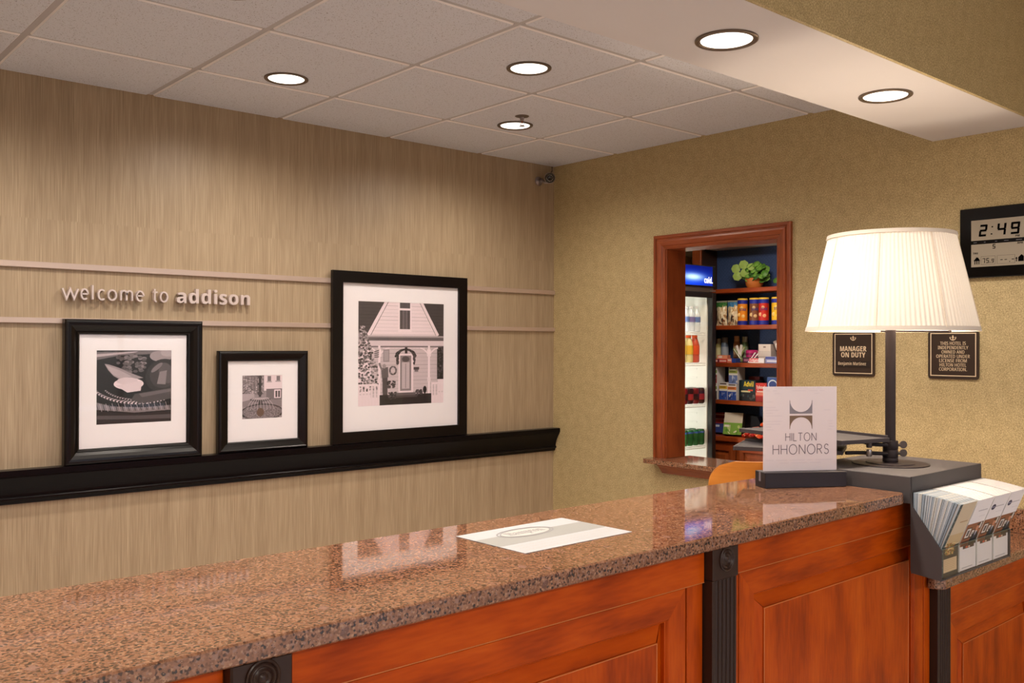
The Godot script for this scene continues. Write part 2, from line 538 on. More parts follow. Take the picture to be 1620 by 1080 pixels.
# ------------------------------------------------------------------ the room
func room() -> void:
	# picture wall along x at z = 0
	structure(box("wall_left", Vector3(-7.2, 0, -0.15), Vector3(0.0, 3.4, 0.0), M.striped))
	# window wall along z at x = 0, with the opening
	var wr := structure(thing("wall_right", "mottled gold papered wall with the pantry window", "wall")) as Node3D
	wr.remove_meta("category")
	var z0 := 0.868; var z1 := 1.552; var y0 := 0.88; var y1 := 2.016
	var st := S()
	bx(st, Vector3(0.0, 0, -1.25), Vector3(0.15, 3.4, z0))
	bx(st, Vector3(0.0, 0, z1), Vector3(0.15, 3.4, 3.6))
	bx(st, Vector3(0.0, 0, z0), Vector3(0.15, y0, z1))
	bx(st, Vector3(0.0, y1, z0), Vector3(0.15, 3.4, z1))
	obj("wall_surface", st, M.mottled, wr)
	structure(box("floor", Vector3(-7.2, -0.1, -1.25), Vector3(3.2, 0.0, 8.2), mat(rgb(214, 210, 206), 0.5)))
	structure(box("wall_side", Vector3(-7.35, -0.1, -0.15), Vector3(-7.2, 3.4, 8.2), M.wall_paint))
	# far lobby wall with a glazed entrance
	var wb := structure(thing("wall_back", "painted lobby wall with glazed openings", "wall"))
	wb.remove_meta("category")
	st = S()
	bx(st, Vector3(-7.2, 0, 8.0), Vector3(-4.4, 3.4, 8.2))
	bx(st, Vector3(-4.4, 2.5, 8.0), Vector3(3.2, 3.4, 8.2))
	bx(st, Vector3(-2.6, 0, 8.0), Vector3(-1.2, 2.5, 8.2))
	bx(st, Vector3(1.4, 0, 8.0), Vector3(3.2, 2.5, 8.2))
	obj("wall_surface", st, M.wall_paint, wb)
	var wi := 2
	for k in [[-4.4, -2.6], [-1.2, 1.4]]:
		var w := structure(thing("window_%d" % wi, "glazed lobby window with a dark frame", "window"))
		w.remove_meta("category")
		wi += 1
		st = S()
		for x in [k[0], (k[0] + k[1]) / 2.0 - 0.03, k[1] - 0.06]:
			bx(st, Vector3(x, 0, 8.05), Vector3(x + 0.06, 2.5, 8.12), 0.004)
		bx(st, Vector3(k[0], 0, 8.05), Vector3(k[1], 0.1, 8.12), 0.004)
		bx(st, Vector3(k[0], 2.42, 8.05), Vector3(k[1], 2.5, 8.12), 0.004)
		obj("window_frame", st, M.black, w)
		box("pane", Vector3(k[0] + 0.03, 0.06, 8.08), Vector3(k[1] - 0.03, 2.46, 8.086), M.glass, w)
	structure(box("wall_lobby_side", Vector3(3.0, -0.1, 3.45), Vector3(3.2, 3.4, 8.0), M.wall_paint))
	structure(box("wall_lobby_return", Vector3(0.15, -0.1, 3.45), Vector3(3.0, 3.4, 3.6), M.wall_paint))
	structure(box("ceiling_lobby", Vector3(-7.35, 2.9, 2.712), Vector3(3.2, 3.05, 8.2), mat(rgb(205, 196, 186), 0.85)))
	# bulkhead over the counter: painted underside and staff side, papered lobby face
	var so := structure(thing("trim_bulkhead", "painted bulkhead over the counter with papered lobby face", "bulkhead"))
	so.remove_meta("category")
	box("painted_underside", Vector3(-7.2, 2.353, 2.287), Vector3(0.0, 2.66, 2.70), M.soffit, so)
	box("papered_face", Vector3(-7.2, 2.3535, 2.70), Vector3(0.0, 3.05, 2.7115), M.mottled, so)
	# suspended ceiling: tiles and grid bars
	var ce := structure(thing("ceiling", "suspended ceiling of speckled mineral tiles in a metal grid", "ceiling"))
	ce.remove_meta("category")
	box("ceiling_deck", Vector3(-7.2, 2.62, 0.0), Vector3(0.0, 2.66, 2.287), M.soffit, ce)
	var gx := []
	for i in range(-7, 6):
		gx.append(-3.0205 + i * G)
	gx[gx.size() - 1] = 0.012
	var gz := [-0.012, 0.504, 0.504 + G, 0.504 + 2 * G, 2.30]
	for i in gx.size() - 1:
		for j in gz.size() - 1:
			var lift := rng.randf() * 0.0012
			var lo := Vector3(gx[i] + 0.0115, 2.5715 + lift, gz[j] + 0.0115)
			var hi := Vector3(gx[i + 1] - 0.0115, 2.592, gz[j + 1] - 0.0115)
			hi.x = minf(hi.x, -0.0005); hi.z = minf(hi.z, 2.286); lo.z = maxf(lo.z, 0.0005)
			var tl := box("ceiling_tile", lo, hi, M.tile_edge, ce, 0.005)
			box("tile_face", Vector3(lo.x + 0.005, lo.y - 0.0006, lo.z + 0.005), Vector3(hi.x - 0.005, lo.y + 0.001, hi.z - 0.005), M.tile, tl)
	for i in range(1, gx.size() - 1):
		box("grid_bar", Vector3(gx[i] - 0.0113, 2.5768, 0.0005), Vector3(gx[i] + 0.0113, 2.60, 2.286), M.grid, ce, 0.0008)
	for j in range(1, gz.size() - 1):
		for i in gx.size() - 1:
			box("grid_bar", Vector3(gx[i] + 0.0115, 2.577, gz[j] - 0.0113), Vector3(minf(gx[i + 1] - 0.0115, -0.0005), 2.60, gz[j] + 0.0113), M.grid, ce, 0.0008)
	var E1 := 1.2
	downlight(Vector3(-2.094, 2.5708, 0.635), "round downlight in the tiled ceiling, nearest the picture wall and left of the others", E1)
	downlight(Vector3(-1.457, 2.5708, 1.389), "round downlight in the tiled ceiling, nearest the bulkhead", E1)
	downlight(Vector3(-0.882, 2.5708, 0.651), "round downlight in the tiled ceiling, behind the sprinkler head", E1)
	downlight(Vector3(-3.306, 2.5708, 0.64), "round downlight in the tiled ceiling above the left end of the picture ledge", E1)
	downlight(Vector3(-2.67, 2.5708, 1.389), "round downlight in the tiled ceiling left of the one nearest the bulkhead", E1)
	downlight(Vector3(-4.5, 2.5708, 0.64), "round downlight in the tiled ceiling beyond the left end of the counter", E1)
	downlight(Vector3(-1.712, 2.3525, 2.494), "largest-looking round downlight in the painted bulkhead, over the printed sheet", E1 * 1.1)
	downlight(Vector3(-0.83, 2.3525, 2.505), "round downlight in the painted bulkhead near the window wall, above the lamp", E1)
	downlight(Vector3(-2.6, 2.3525, 2.494), "round downlight in the painted bulkhead over the left part of the counter", E1)
	downlight(Vector3(-3.5, 2.3525, 2.494), "round downlight in the painted bulkhead over the left end of the counter", E1)
	# window: casing, jambs, in the right wall
	var w1 := structure(thing("window_1", "wooden cased pantry pass-through window", "window"))
	w1.remove_meta("category")
	var R := Transform3D(Basis(Vector3(0, 0, 1), Vector3(0, 1, 0), Vector3(-1, 0, 0)), Vector3.ZERO)  # local x -> +z, local z -> -x
	var prof := [Vector2(0, 0), Vector2(0, 0.016), Vector2(0.003, 0.019), Vector2(0.016, 0.019), Vector2(0.019, 0.014), Vector2(0.024, 0.014), Vector2(0.027, 0.021), Vector2(0.036, 0.0225), Vector2(0.056, 0.018), Vector2(0.060, 0.012), Vector2(0.066, 0.0115), Vector2(0.070, 0.009), Vector2(0.0745, 0.0085), Vector2(0.0745, 0)]
	var bl := Vector2(0.793, 0.901); var tl := Vector2(0.793, 2.086); var tr := Vector2(1.6265, 2.086); var br := Vector2(1.6265, 0.901)
	st = S(); member(st, tl, tr, prof, R); obj("casing_head", st, M.casing_h, w1)
	st = S(); member(st, bl, tl, prof, R, true, false); obj("casing_side", st, M.casing_v, w1)
	st = S(); member(st, tr, br, prof, R, false, true); obj("casing_side", st, M.casing_v, w1)
	box("jamb", Vector3(-0.004, 0.901, 0.8675), Vector3(0.152, 2.012, 0.8755), M.casing_v, w1, 0.0006)
	box("jamb", Vector3(-0.004, 0.901, 1.5445), Vector3(0.152, 2.012, 1.5525), M.casing_v, w1, 0.0006)
	box("head_jamb", Vector3(-0.004, 2.0095, 0.8675), Vector3(0.152, 2.0165, 1.5525), M.casing_h, w1, 0.0006)
	# granite ledge through the opening, and its wooden apron
	st = S()
	var pl := PackedVector2Array()
	for k in 7:
		var a := PI + k * PI / 12.0
		pl.append(Vector2(-0.10 + 0.02 + 0.02 * cos(a), 0.785 + 0.02 + 0.02 * sin(a)))
	pl.append_array([Vector2(-0.002, 0.785), Vector2(-0.002, 0.8685), Vector2(0.20, 0.8685), Vector2(0.20, 1.5515), Vector2(-0.002, 1.5515), Vector2(-0.002, 1.64), Vector2(-0.10, 1.64)])
	slab_concave(st, pl, 0.877, 0.9005)
	tag(obj("window_ledge", st, M.granite), "speckled granite ledge at the foot of the wood-framed pantry window", "ledge")
	st = S()
	var ap := PackedVector2Array([Vector2(-0.001, 0.824), Vector2(-0.022, 0.824), Vector2(-0.026, 0.832), Vector2(-0.05, 0.858), Vector2(-0.062, 0.866), Vector2(-0.066, 0.8765), Vector2(-0.001, 0.8765)])
	prism(st, ap, 0.86, 1.61)
	tag(obj("ledge_apron", st, M.casing_h), "dark reddish wooden moulding under the granite window ledge", "moulding")

func slab_concave(st: SurfaceTool, poly: PackedVector2Array, y0: float, y1: float) -> void:
	# xz outline extruded upwards, edges square
	var q := PackedVector2Array()
	for p in poly:
		q.append(Vector2(p.x, -p.y))
	prism(st, q, y0, y1, Transform3D(Basis(Vector3(1, 0, 0), Vector3(0, 0, -1), Vector3(0, 1, 0)), Vector3.ZERO))

# one mitred moulding member from corner a to b (outer edge, clockwise seen from the front), profile (inwards, height)
func member(st: SurfaceTool, a: Vector2, b: Vector2, prof: Array, xf := Transform3D.IDENTITY, square_a := false, square_b := false) -> void:
	var t := (b - a).normalized()
	var inw := Vector2(t.y, -t.x)
	var n := prof.size()
	var A := []; var B := []
	for p in prof:
		var pa: Vector2 = a + inw * p.x + (Vector2.ZERO if square_a else t * p.x)
		var pb: Vector2 = b + inw * p.x - (Vector2.ZERO if square_b else t * p.x)
		A.append(xf * Vector3(pa.x, pa.y, p.y))
		B.append(xf * Vector3(pb.x, pb.y, p.y))
	for i in n:
		var j := (i + 1) % n
		var d: Vector2 = prof[j] - prof[i]
		if d.length() < 1e-6: continue
		var nn := Vector3(inw.x * -d.y, inw.y * -d.y, d.x).normalized()
		quad(st, A[i], B[i], B[j], A[j], (xf.basis * nn).normalized())
	for i in range(1, n - 1):
		tri(st, A[0], A[i], A[i + 1], (xf.basis * Vector3(-t.x, -t.y, 0)).normalized())
		tri(st, B[0], B[i], B[i + 1], (xf.basis * Vector3(t.x, t.y, 0)).normalized())

# ------------------------------------------------------------------ the counter
const CP := Vector3(-1.18, 0, 2.755)
const CT := 0.0157

func arc_corner(poly: PackedVector2Array, c: Vector2, rad: float, a0: float, a1: float, n := 6) -> void:
	for k in n + 1:
		var a := lerpf(a0, a1, float(k) / n)
		poly.append(c + Vector2(cos(a), sin(a)) * rad)

func counter() -> void:
	# worktop
	var pl := PackedVector2Array([Vector2(-4.9, 0.0), Vector2(-4.9, -0.541), Vector2(-0.012, -0.463)])
	arc_corner(pl, Vector2(-0.034, -0.022), 0.022, 0.0, PI / 2)
	var st := S()
	slab(st, pl, 1.037, 1.07, 0.003)
	var o := obj("granite_worktop", st, M.granite)
	tag(o, "long speckled red-brown granite worktop of the high reception counter", "worktop")
	o.position = CP; o.rotation.y = CT
	# lower worktop
	pl = PackedVector2Array()
	arc_corner(pl, Vector2(0.233, -0.018), 0.033, PI, PI / 2)
	pl.append_array([Vector2(1.176, 0.015), Vector2(1.168, -0.44), Vector2(0.2315, -0.44), Vector2(0.2315, -0.029), Vector2(0.2, -0.029)])
	var lowst := S()
	slab(lowst, pl, 0.747, 0.78, 0.003)
	o = obj("granite_worktop", lowst, M.granite)
	tag(o, "short low speckled granite worktop with a rounded corner under the brochure rack", "worktop")
	o.position = CP; o.rotation.y = CT
	var bs := thing("granite_backsplash", "speckled granite backsplash on the gold wall behind the low worktop", "backsplash")
	box("low_splash", Vector3(-0.03, 0.7805, 2.505), Vector3(-0.0005, 0.872, 2.75), M.granite, bs, 0.002)
	box("tall_splash", Vector3(-0.03, 0.7805, 2.33), Vector3(-0.0005, 0.976, 2.504), M.granite, bs, 0.002)
	# cabinets
	cabinet(-0.845, 0.229, 1.0365, 0.957, 0.896, "cherry wood counter cabinet between the middle fluted pilaster and the brochure rack", 0.045)
	cabinet(-2.003, -0.946, 1.0365, 0.957, 0.896, "cherry wood counter cabinet left of the middle fluted pilaster")
	cabinet(-3.16, -2.102, 1.0365, 0.957, 0.896, "cherry wood counter cabinet at the bottom left, mostly under the worktop")
	cabinet(0.332, 1.165, 0.7465, 0.632, 0.558, "low cherry wood counter cabinet under the short worktop", 0.028)
	pilaster(-0.8945, 1.0365, true, "dark fluted pilaster with rosette block in the middle of the counter front")
	pilaster(-2.0525, 1.0365, true, "dark pilaster at the left of the counter, only its rosette block showing")
	pilaster(0.2797, 0.7465, false, "narrow dark fluted pilaster without rosette below the brochure rack")

func cabinet(x0: float, x1: float, top: float, yf: float, yr: float, label: String, gap := 0.062) -> void:
	var t := thing("counter_cabinet", label, "cabinet", CP, CT, "cherry wood counter cabinets")
	box("carcass", Vector3(x0, 0.0, -0.42), Vector3(x1, yf - 0.002, -0.056), M.wood_v, t)
	box("fascia", Vector3(x0, yf, -0.42), Vector3(x1, top, -0.031), M.wood_h, t, 0.003)
	box("plinth", Vector3(x0, 0.0, -0.0555), Vector3(x1, 0.12, -0.03), M.wood_h, t, 0.002)
	if gap > 0.03:
		box("filler_strip", Vector3(x0, 0.121, -0.0555), Vector3(x0 + gap - 0.005, yf - 0.001, -0.037), M.wood_v, t, 0.0015)
		box("filler_strip", Vector3(x1 - gap + 0.005, 0.121, -0.0555), Vector3(x1, yf - 0.001, -0.037), M.wood_v, t, 0.0015)
	var fx0 := x0 + gap; var fx1 := x1 - gap
	var y0 := 0.122; var y1 := yf - 0.001
	var w := yf - yr + 0.006
	var xf := Transform3D(Basis.IDENTITY, Vector3(0, 0, -0.0558))
	var prof := [Vector2(0, 0), Vector2(0, 0.0168), Vector2(0.002, 0.0188), Vector2(w - 0.007, 0.0188), Vector2(w - 0.005, 0.0168), Vector2(w - 0.002, 0.012), Vector2(w, 0.011), Vector2(w, 0)]
	var C := [Vector2(fx0, y0), Vector2(fx0, y1), Vector2(fx1, y1), Vector2(fx1, y0)]
	for k in 4:
		var st := S()
		member(st, C[k], C[(k + 1) % 4], prof, xf)
		obj("frame_stile" if k % 2 == 0 else "frame_rail", st, M.wood_v if k % 2 == 0 else M.wood_h, t)
	var q0 := Vector2(fx0 + w + 0.001, y0 + w + 0.001)
	var q1 := Vector2(fx1 - w - 0.001, y1 - w - 0.001)
	var D := [Vector2(q0.x, q0.y), Vector2(q0.x, q1.y), Vector2(q1.x, q1.y), Vector2(q1.x, q0.y)]
	var bev := 0.034
	var pb := [Vector2(0, 0), Vector2(0, 0.001), Vector2(0.003, 0.0012), Vector2(bev, 0.0165), Vector2(bev, 0.0188), Vector2(bev + 0.0015, 0.0204), Vector2(bev + 0.003, 0.0204), Vector2(bev + 0.003, 0)]
	for k in 4:
		var st := S()
		member(st, D[k], D[(k + 1) % 4], pb, xf)
		obj("panel_bevel", st, M.wood_v if k % 2 == 0 else M.wood_h, t)
	var P0 := Vector2(q0.x + bev + 0.0006, q0.y + bev + 0.0006)
	var P1 := Vector2(q1.x - bev - 0.0006, q1.y - bev - 0.0006)
	var E := [Vector2(P0.x, P0.y), Vector2(P0.x, P1.y), Vector2(P1.x, P1.y), Vector2(P1.x, P0.y)]
	var xe := Transform3D(Basis.IDENTITY, Vector3(0, 0, -0.0354))  # thin pale strips painting the glint around the raised panel
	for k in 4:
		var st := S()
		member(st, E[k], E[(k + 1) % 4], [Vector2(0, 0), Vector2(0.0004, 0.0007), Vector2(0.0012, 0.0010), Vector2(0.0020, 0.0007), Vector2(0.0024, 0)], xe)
		obj("panel_highlight", st, M.edge_highlight, t)
	var se := S()  # pale strip painting the highlight on the lower fascia edge
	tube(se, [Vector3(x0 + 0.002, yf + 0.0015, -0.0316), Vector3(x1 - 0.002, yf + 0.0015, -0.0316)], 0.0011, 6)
	obj("fascia_highlight", se, M.edge_highlight, t)
	box("raised_panel", Vector3(q0.x + bev + 0.0029, q0.y + bev + 0.0029, -0.0558), Vector3(q1.x - bev - 0.0029, q1.y - bev - 0.0029, -0.0354), M.wood_v, t)

func pilaster(cx: float, top: float, block: bool, label: String) -> void:
	var t := thing("fluted_pilaster", label, "pilaster", CP, CT, "dark fluted pilasters of the counter")
	var h := 0.047
	var pts := PackedVector2Array([Vector2(cx - h, -0.0448), Vector2(cx - h, -0.014), Vector2(cx - h + 0.002, -0.012)])
	var nf := 5
	var span := 2 * h - 0.016
	for i in nf:
		var c := cx - span / 2 + span * (i + 0.5) / nf
		var rad := span / nf * 0.42
		for k in 7:
			var a := PI - PI * k / 6.0
			pts.append(Vector2(c + cos(a) * rad, -0.012 - sin(a) * rad * 0.75))
	pts.append_array([Vector2(cx + h - 0.002, -0.012), Vector2(cx + h, -0.014), Vector2(cx + h, -0.0448)])
	var st := S()
	slab_concave(st, pts, 0.2, 0.9615 if block else top)
	obj("fluted_shaft", st, M.espresso, t)
	box("base_block", Vector3(cx - 0.0495, 0.0, -0.0448), Vector3(cx + 0.0495, 0.199, -0.009), M.espresso, t, 0.003)
	if block:
		var b := box("rosette_block", Vector3(cx - 0.0495, 0.962, -0.0448), Vector3(cx + 0.0495, top, -0.0085), M.espresso, t, 0.003)
		st = S()
		var prof := [Vector2(0.0285, 0.0), Vector2(0.028, 0.003), Vector2(0.026, 0.0042), Vector2(0.024, 0.003), Vector2(0.0225, 0.0008), Vector2(0.021, 0.003), Vector2(0.019, 0.0042), Vector2(0.017, 0.003), Vector2(0.0155, 0.0006), Vector2(0.0135, 0.0015), Vector2(0.011, 0.004), Vector2(0.009, 0.003), Vector2(0.0075, 0.002), Vector2(0.005, 0.0042), Vector2(0.002, 0.0054), Vector2(0.0, 0.0056)]
		prof.reverse()
		for i in prof.size():
			prof[i].y = -prof[i].y
		lathe(st, prof, 32, Transform3D(Basis(Vector3(1, 0, 0), Vector3(0, 0, -1), Vector3(0, 1, 0)), Vector3(cx, 1.0085, -0.0085)))
		obj("rosette", st, M.espresso, b)

# ------------------------------------------------------------------ drawing prints
func fillp(im: Image, pts: Array, c: Color) -> void:   # points 0..1, y down
	var w := im.get_width(); var h := im.get_height()
	var y0 := 1e9; var y1 := -1e9
	for p in pts:
		y0 = minf(y0, p[1]); y1 = maxf(y1, p[1])
	var n := pts.size()
	for y in range(maxi(0, int(y0 * h)), mini(h - 1, int(y1 * h)) + 1):
		var yy := (y + 0.5) / h
		var xs := []
		for i in n:
			var a = pts[i]; var b = pts[(i + 1) % n]
			if (a[1] <= yy) != (b[1] <= yy):
				xs.append(a[0] + (b[0] - a[0]) * (yy - a[1]) / (b[1] - a[1]))
		xs.sort()
		for k in range(0, xs.size() - 1, 2):
			var xa := clampi(int(round(xs[k] * w)), 0, w)
			var xb := clampi(int(round(xs[k + 1] * w)), 0, w)
			if xb > xa:
				im.fill_rect(Rect2i(xa, y, xb - xa, 1), c)

func fillr(im: Image, x0: float, y0: float, x1: float, y1: float, c: Color) -> void:
	fillp(im, [[x0, y0], [x1, y0], [x1, y1], [x0, y1]], c)

func ell(im: Image, cx: float, cy: float, rx: float, ry: float, c: Color, turn := 0.0) -> void:
	var pts := []
	for k in 28:
		var a := TAU * k / 28
		var x := cos(a) * rx; var y := sin(a) * ry
		pts.append([cx + x * cos(turn) - y * sin(turn), cy + x * sin(turn) + y * cos(turn)])
	fillp(im, pts, c)

func stroke(im: Image, pts: Array, wd: float, c: Color) -> void:
	for i in pts.size() - 1:
		var a := Vector2(pts[i][0], pts[i][1]); var b := Vector2(pts[i + 1][0], pts[i + 1][1])
		var n := (b - a).normalized().orthogonal() * wd / 2.0
		fillp(im, [[a.x + n.x, a.y + n.y], [b.x + n.x, b.y + n.y], [b.x - n.x, b.y - n.y], [a.x - n.x, a.y - n.y]], c)

func gy(v: float) -> Color:   # the slightly violet grey of the monochrome prints
	return Color(v, v * 0.93, v * 0.965)

func printed(im: Image, rough := 0.5) -> StandardMaterial3D:
	var m := StandardMaterial3D.new()
	m.albedo_texture = ImageTexture.create_from_image(im)
	m.roughness = rough
	return m

func soften(im: Image) -> Image:
	var w := im.get_width(); var h := im.get_height()
	im.resize(w / 2, h / 2, Image.INTERPOLATE_BILINEAR)
	im.resize(w, h, Image.INTERPOLATE_CUBIC)
	return im

func grain(im: Image, amount: float) -> Image:
	for i in im.get_width() * im.get_height() / 3:
		var x := rng.randi() % im.get_width(); var y := rng.randi() % im.get_height()
		var c := im.get_pixel(x, y)
		var k := (rng.randf() - 0.5) * amount
		im.set_pixel(x, y, Color(clampf(c.r + k, 0, 1), clampf(c.g + k, 0, 1), clampf(c.b + k, 0, 1)))
	return im

func print_basket() -> Image:
	var im := blank(360, 360, gy(0.07))
	fillp(im, [[0, 0.02], [1, 0], [1, 0.04], [0.3, 0.07], [0, 0.13]], gy(0.45))
	fillp(im, [[0, 0.05], [0.55, 0.01], [0.5, 0.03], [0, 0.09]], gy(0.75))
	for i in 60:
		ell(im, 0.28 + rng.randf() * 0.35, 0.06 + rng.randf() * 0.25, 0.02 + rng.randf() * 0.02, 0.02, gy(0.3 + rng.randf() * 0.25))
	ell(im, 0.86, 0.08, 0.16, 0.08, gy(0.62)); ell(im, 0.95, 0.03, 0.1, 0.06, gy(0.7))
	# folded leaf
	fillp(im, [[0.10, 0.18], [0.16, 0.19], [0.30, 0.24], [0.42, 0.30], [0.62, 0.38], [0.5, 0.40], [0.32, 0.41], [0.22, 0.35], [0.15, 0.27]], gy(0.62))
	fillp(im, [[0.12, 0.20], [0.3, 0.27], [0.46, 0.36], [0.3, 0.38], [0.2, 0.32]], gy(0.72))
	# dark fruit
	ell(im, 0.88, 0.35, 0.25, 0.22, gy(0.17), -0.6); ell(im, 0.88, 0.35, 0.18, 0.18, gy(0.25), -0.6); ell(im, 0.93, 0.32, 0.10, 0.15, gy(0.36), -0.3); ell(im, 0.80, 0.24, 0.10, 0.03, gy(0.5), -0.7)
	fillp(im, [[0.84, 0.3], [0.94, 0.28], [0.92, 0.48], [0.80, 0.47]], gy(0.55))
	# white bowl rim and cloth
	ell(im, 0.42, 0.46, 0.20, 0.08, gy(0.93)); ell(im, 0.40, 0.42, 0.14, 0.05, gy(0.86))
	fillp(im, [[0.25, 0.48], [0.6, 0.42], [0.58, 0.56], [0.4, 0.58]], gy(0.88))
	# basket: curved bands of weave
	for k in 44:
		var t := k / 43.0
		var a := PI * 0.85 - t * PI * 0.55
		ell(im, 0.55 + cos(a) * 0.62, 0.42 + sin(a) * 0.30, 0.045, 0.019, gy(0.86 if k % 2 else 0.2), a + 1.1)
		ell(im, 0.55 + cos(a) * 0.48, 0.44 + sin(a) * 0.24, 0.028, 0.012, gy(0.75 if k % 2 else 0.12), a + 1.2)
	fillp(im, [[0.5, 0.60], [1, 0.53], [1, 0.68], [0.6, 0.74], [0.45, 0.68]], gy(0.30))
	fillp(im, [[0.55, 0.60], [1, 0.54], [1, 0.58], [0.6, 0.65]], gy(0.42))
	fillp(im, [[0, 0.70], [0.2, 0.76], [0.6, 0.79], [1, 0.77], [1, 0.84], [0.5, 0.86], [0, 0.80]], gy(0.52))
	for k in 26:
		stroke(im, [[k / 25.0, 0.72], [k / 25.0 + 0.03, 0.83]], 0.008, gy(0.2 + 0.5 * (k % 2)))
	fillp(im, [[0, 0.82], [0.5, 0.87], [1, 0.85], [1, 1], [0, 1]], gy(0.15))
	fillp(im, [[0, 0.88], [0.6, 0.9], [1, 0.9], [1, 0.96], [0.5, 0.95], [0, 0.93]], gy(0.33))
	return grain(soften(im), 0.08)

func print_fountain() -> Image:
	var im := blank(300, 300, gy(0.62))
	fillr(im, 0, 0, 0.55, 0.45, gy(0.55))
	for i in 260:
		ell(im, rng.randf() * 0.52, rng.randf() * 0.42, 0.018, 0.012, gy(0.35 + rng.randf() * 0.5))
	for k in 7:
		stroke(im, [[k * 0.075, 0.0], [k * 0.075, 0.42]], 0.008, gy(0.3))
	fillr(im, 0.54, 0, 1, 0.36, gy(0.93))
	fillr(im, 0.63, 0.02, 0.72, 0.14, gy(0.5)); fillr(im, 0.86, 0.02, 0.95, 0.13, gy(0.5)); fillr(im, 0.61, 0.14, 0.74, 0.17, gy(0.75)); fillr(im, 0.83, 0.13, 0.97, 0.16, gy(0.7))
	fillr(im, 0.60, 0.32, 1, 0.58, gy(0.48)); fillr(im, 0.80, 0.34, 0.97, 0.54, gy(0.95)); fillr(im, 0.83, 0.37, 0.88, 0.52, gy(0.35)); fillr(im, 0.90, 0.37, 0.95, 0.52, gy(0.35))
	fillr(im, 0, 0.42, 0.3, 0.6, gy(0.72)); fillp(im, [[0, 0.6], [0.4, 0.52], [1, 0.6], [1, 0.75], [0, 0.72]], gy(0.55))
	# fountain tiers
	fillr(im, 0.41, 0.02, 0.47, 0.5, gy(0.25)); ell(im, 0.44, 0.04, 0.05, 0.03, gy(0.3)); ell(im, 0.44, 0.20, 0.07, 0.025, gy(0.25)); ell(im, 0.44, 0.42, 0.06, 0.05, gy(0.3))
	ell(im, 0.45, 0.56, 0.26, 0.055, gy(0.35)); ell(im, 0.45, 0.54, 0.24, 0.035, gy(0.62)); fillr(im, 0.40, 0.58, 0.50, 0.75, gy(0.3))
	ell(im, 0.5, 0.86, 0.54, 0.20, gy(0.22)); ell(im, 0.5, 0.85, 0.50, 0.165, gy(0.50))
	for i in 500:
		ell(im, 0.05 + rng.randf() * 0.9, 0.74 + rng.randf() * 0.25, 0.008, 0.006, gy(0.2 + rng.randf() * 0.65))
	for k in 9:
		var x1 := 0.12 + k * 0.085
		stroke(im, [[0.45, 0.54], [lerpf(0.45, x1, 0.5), 0.56 - absf(x1 - 0.45) * 0.1], [lerpf(0.45, x1, 0.85), 0.66], [x1, 0.80]], 0.007, gy(0.88))
	ell(im, 0.45, 0.86, 0.09, 0.10, Color(0.42, 0.33, 0.28))
	return grain(im, 0.10)

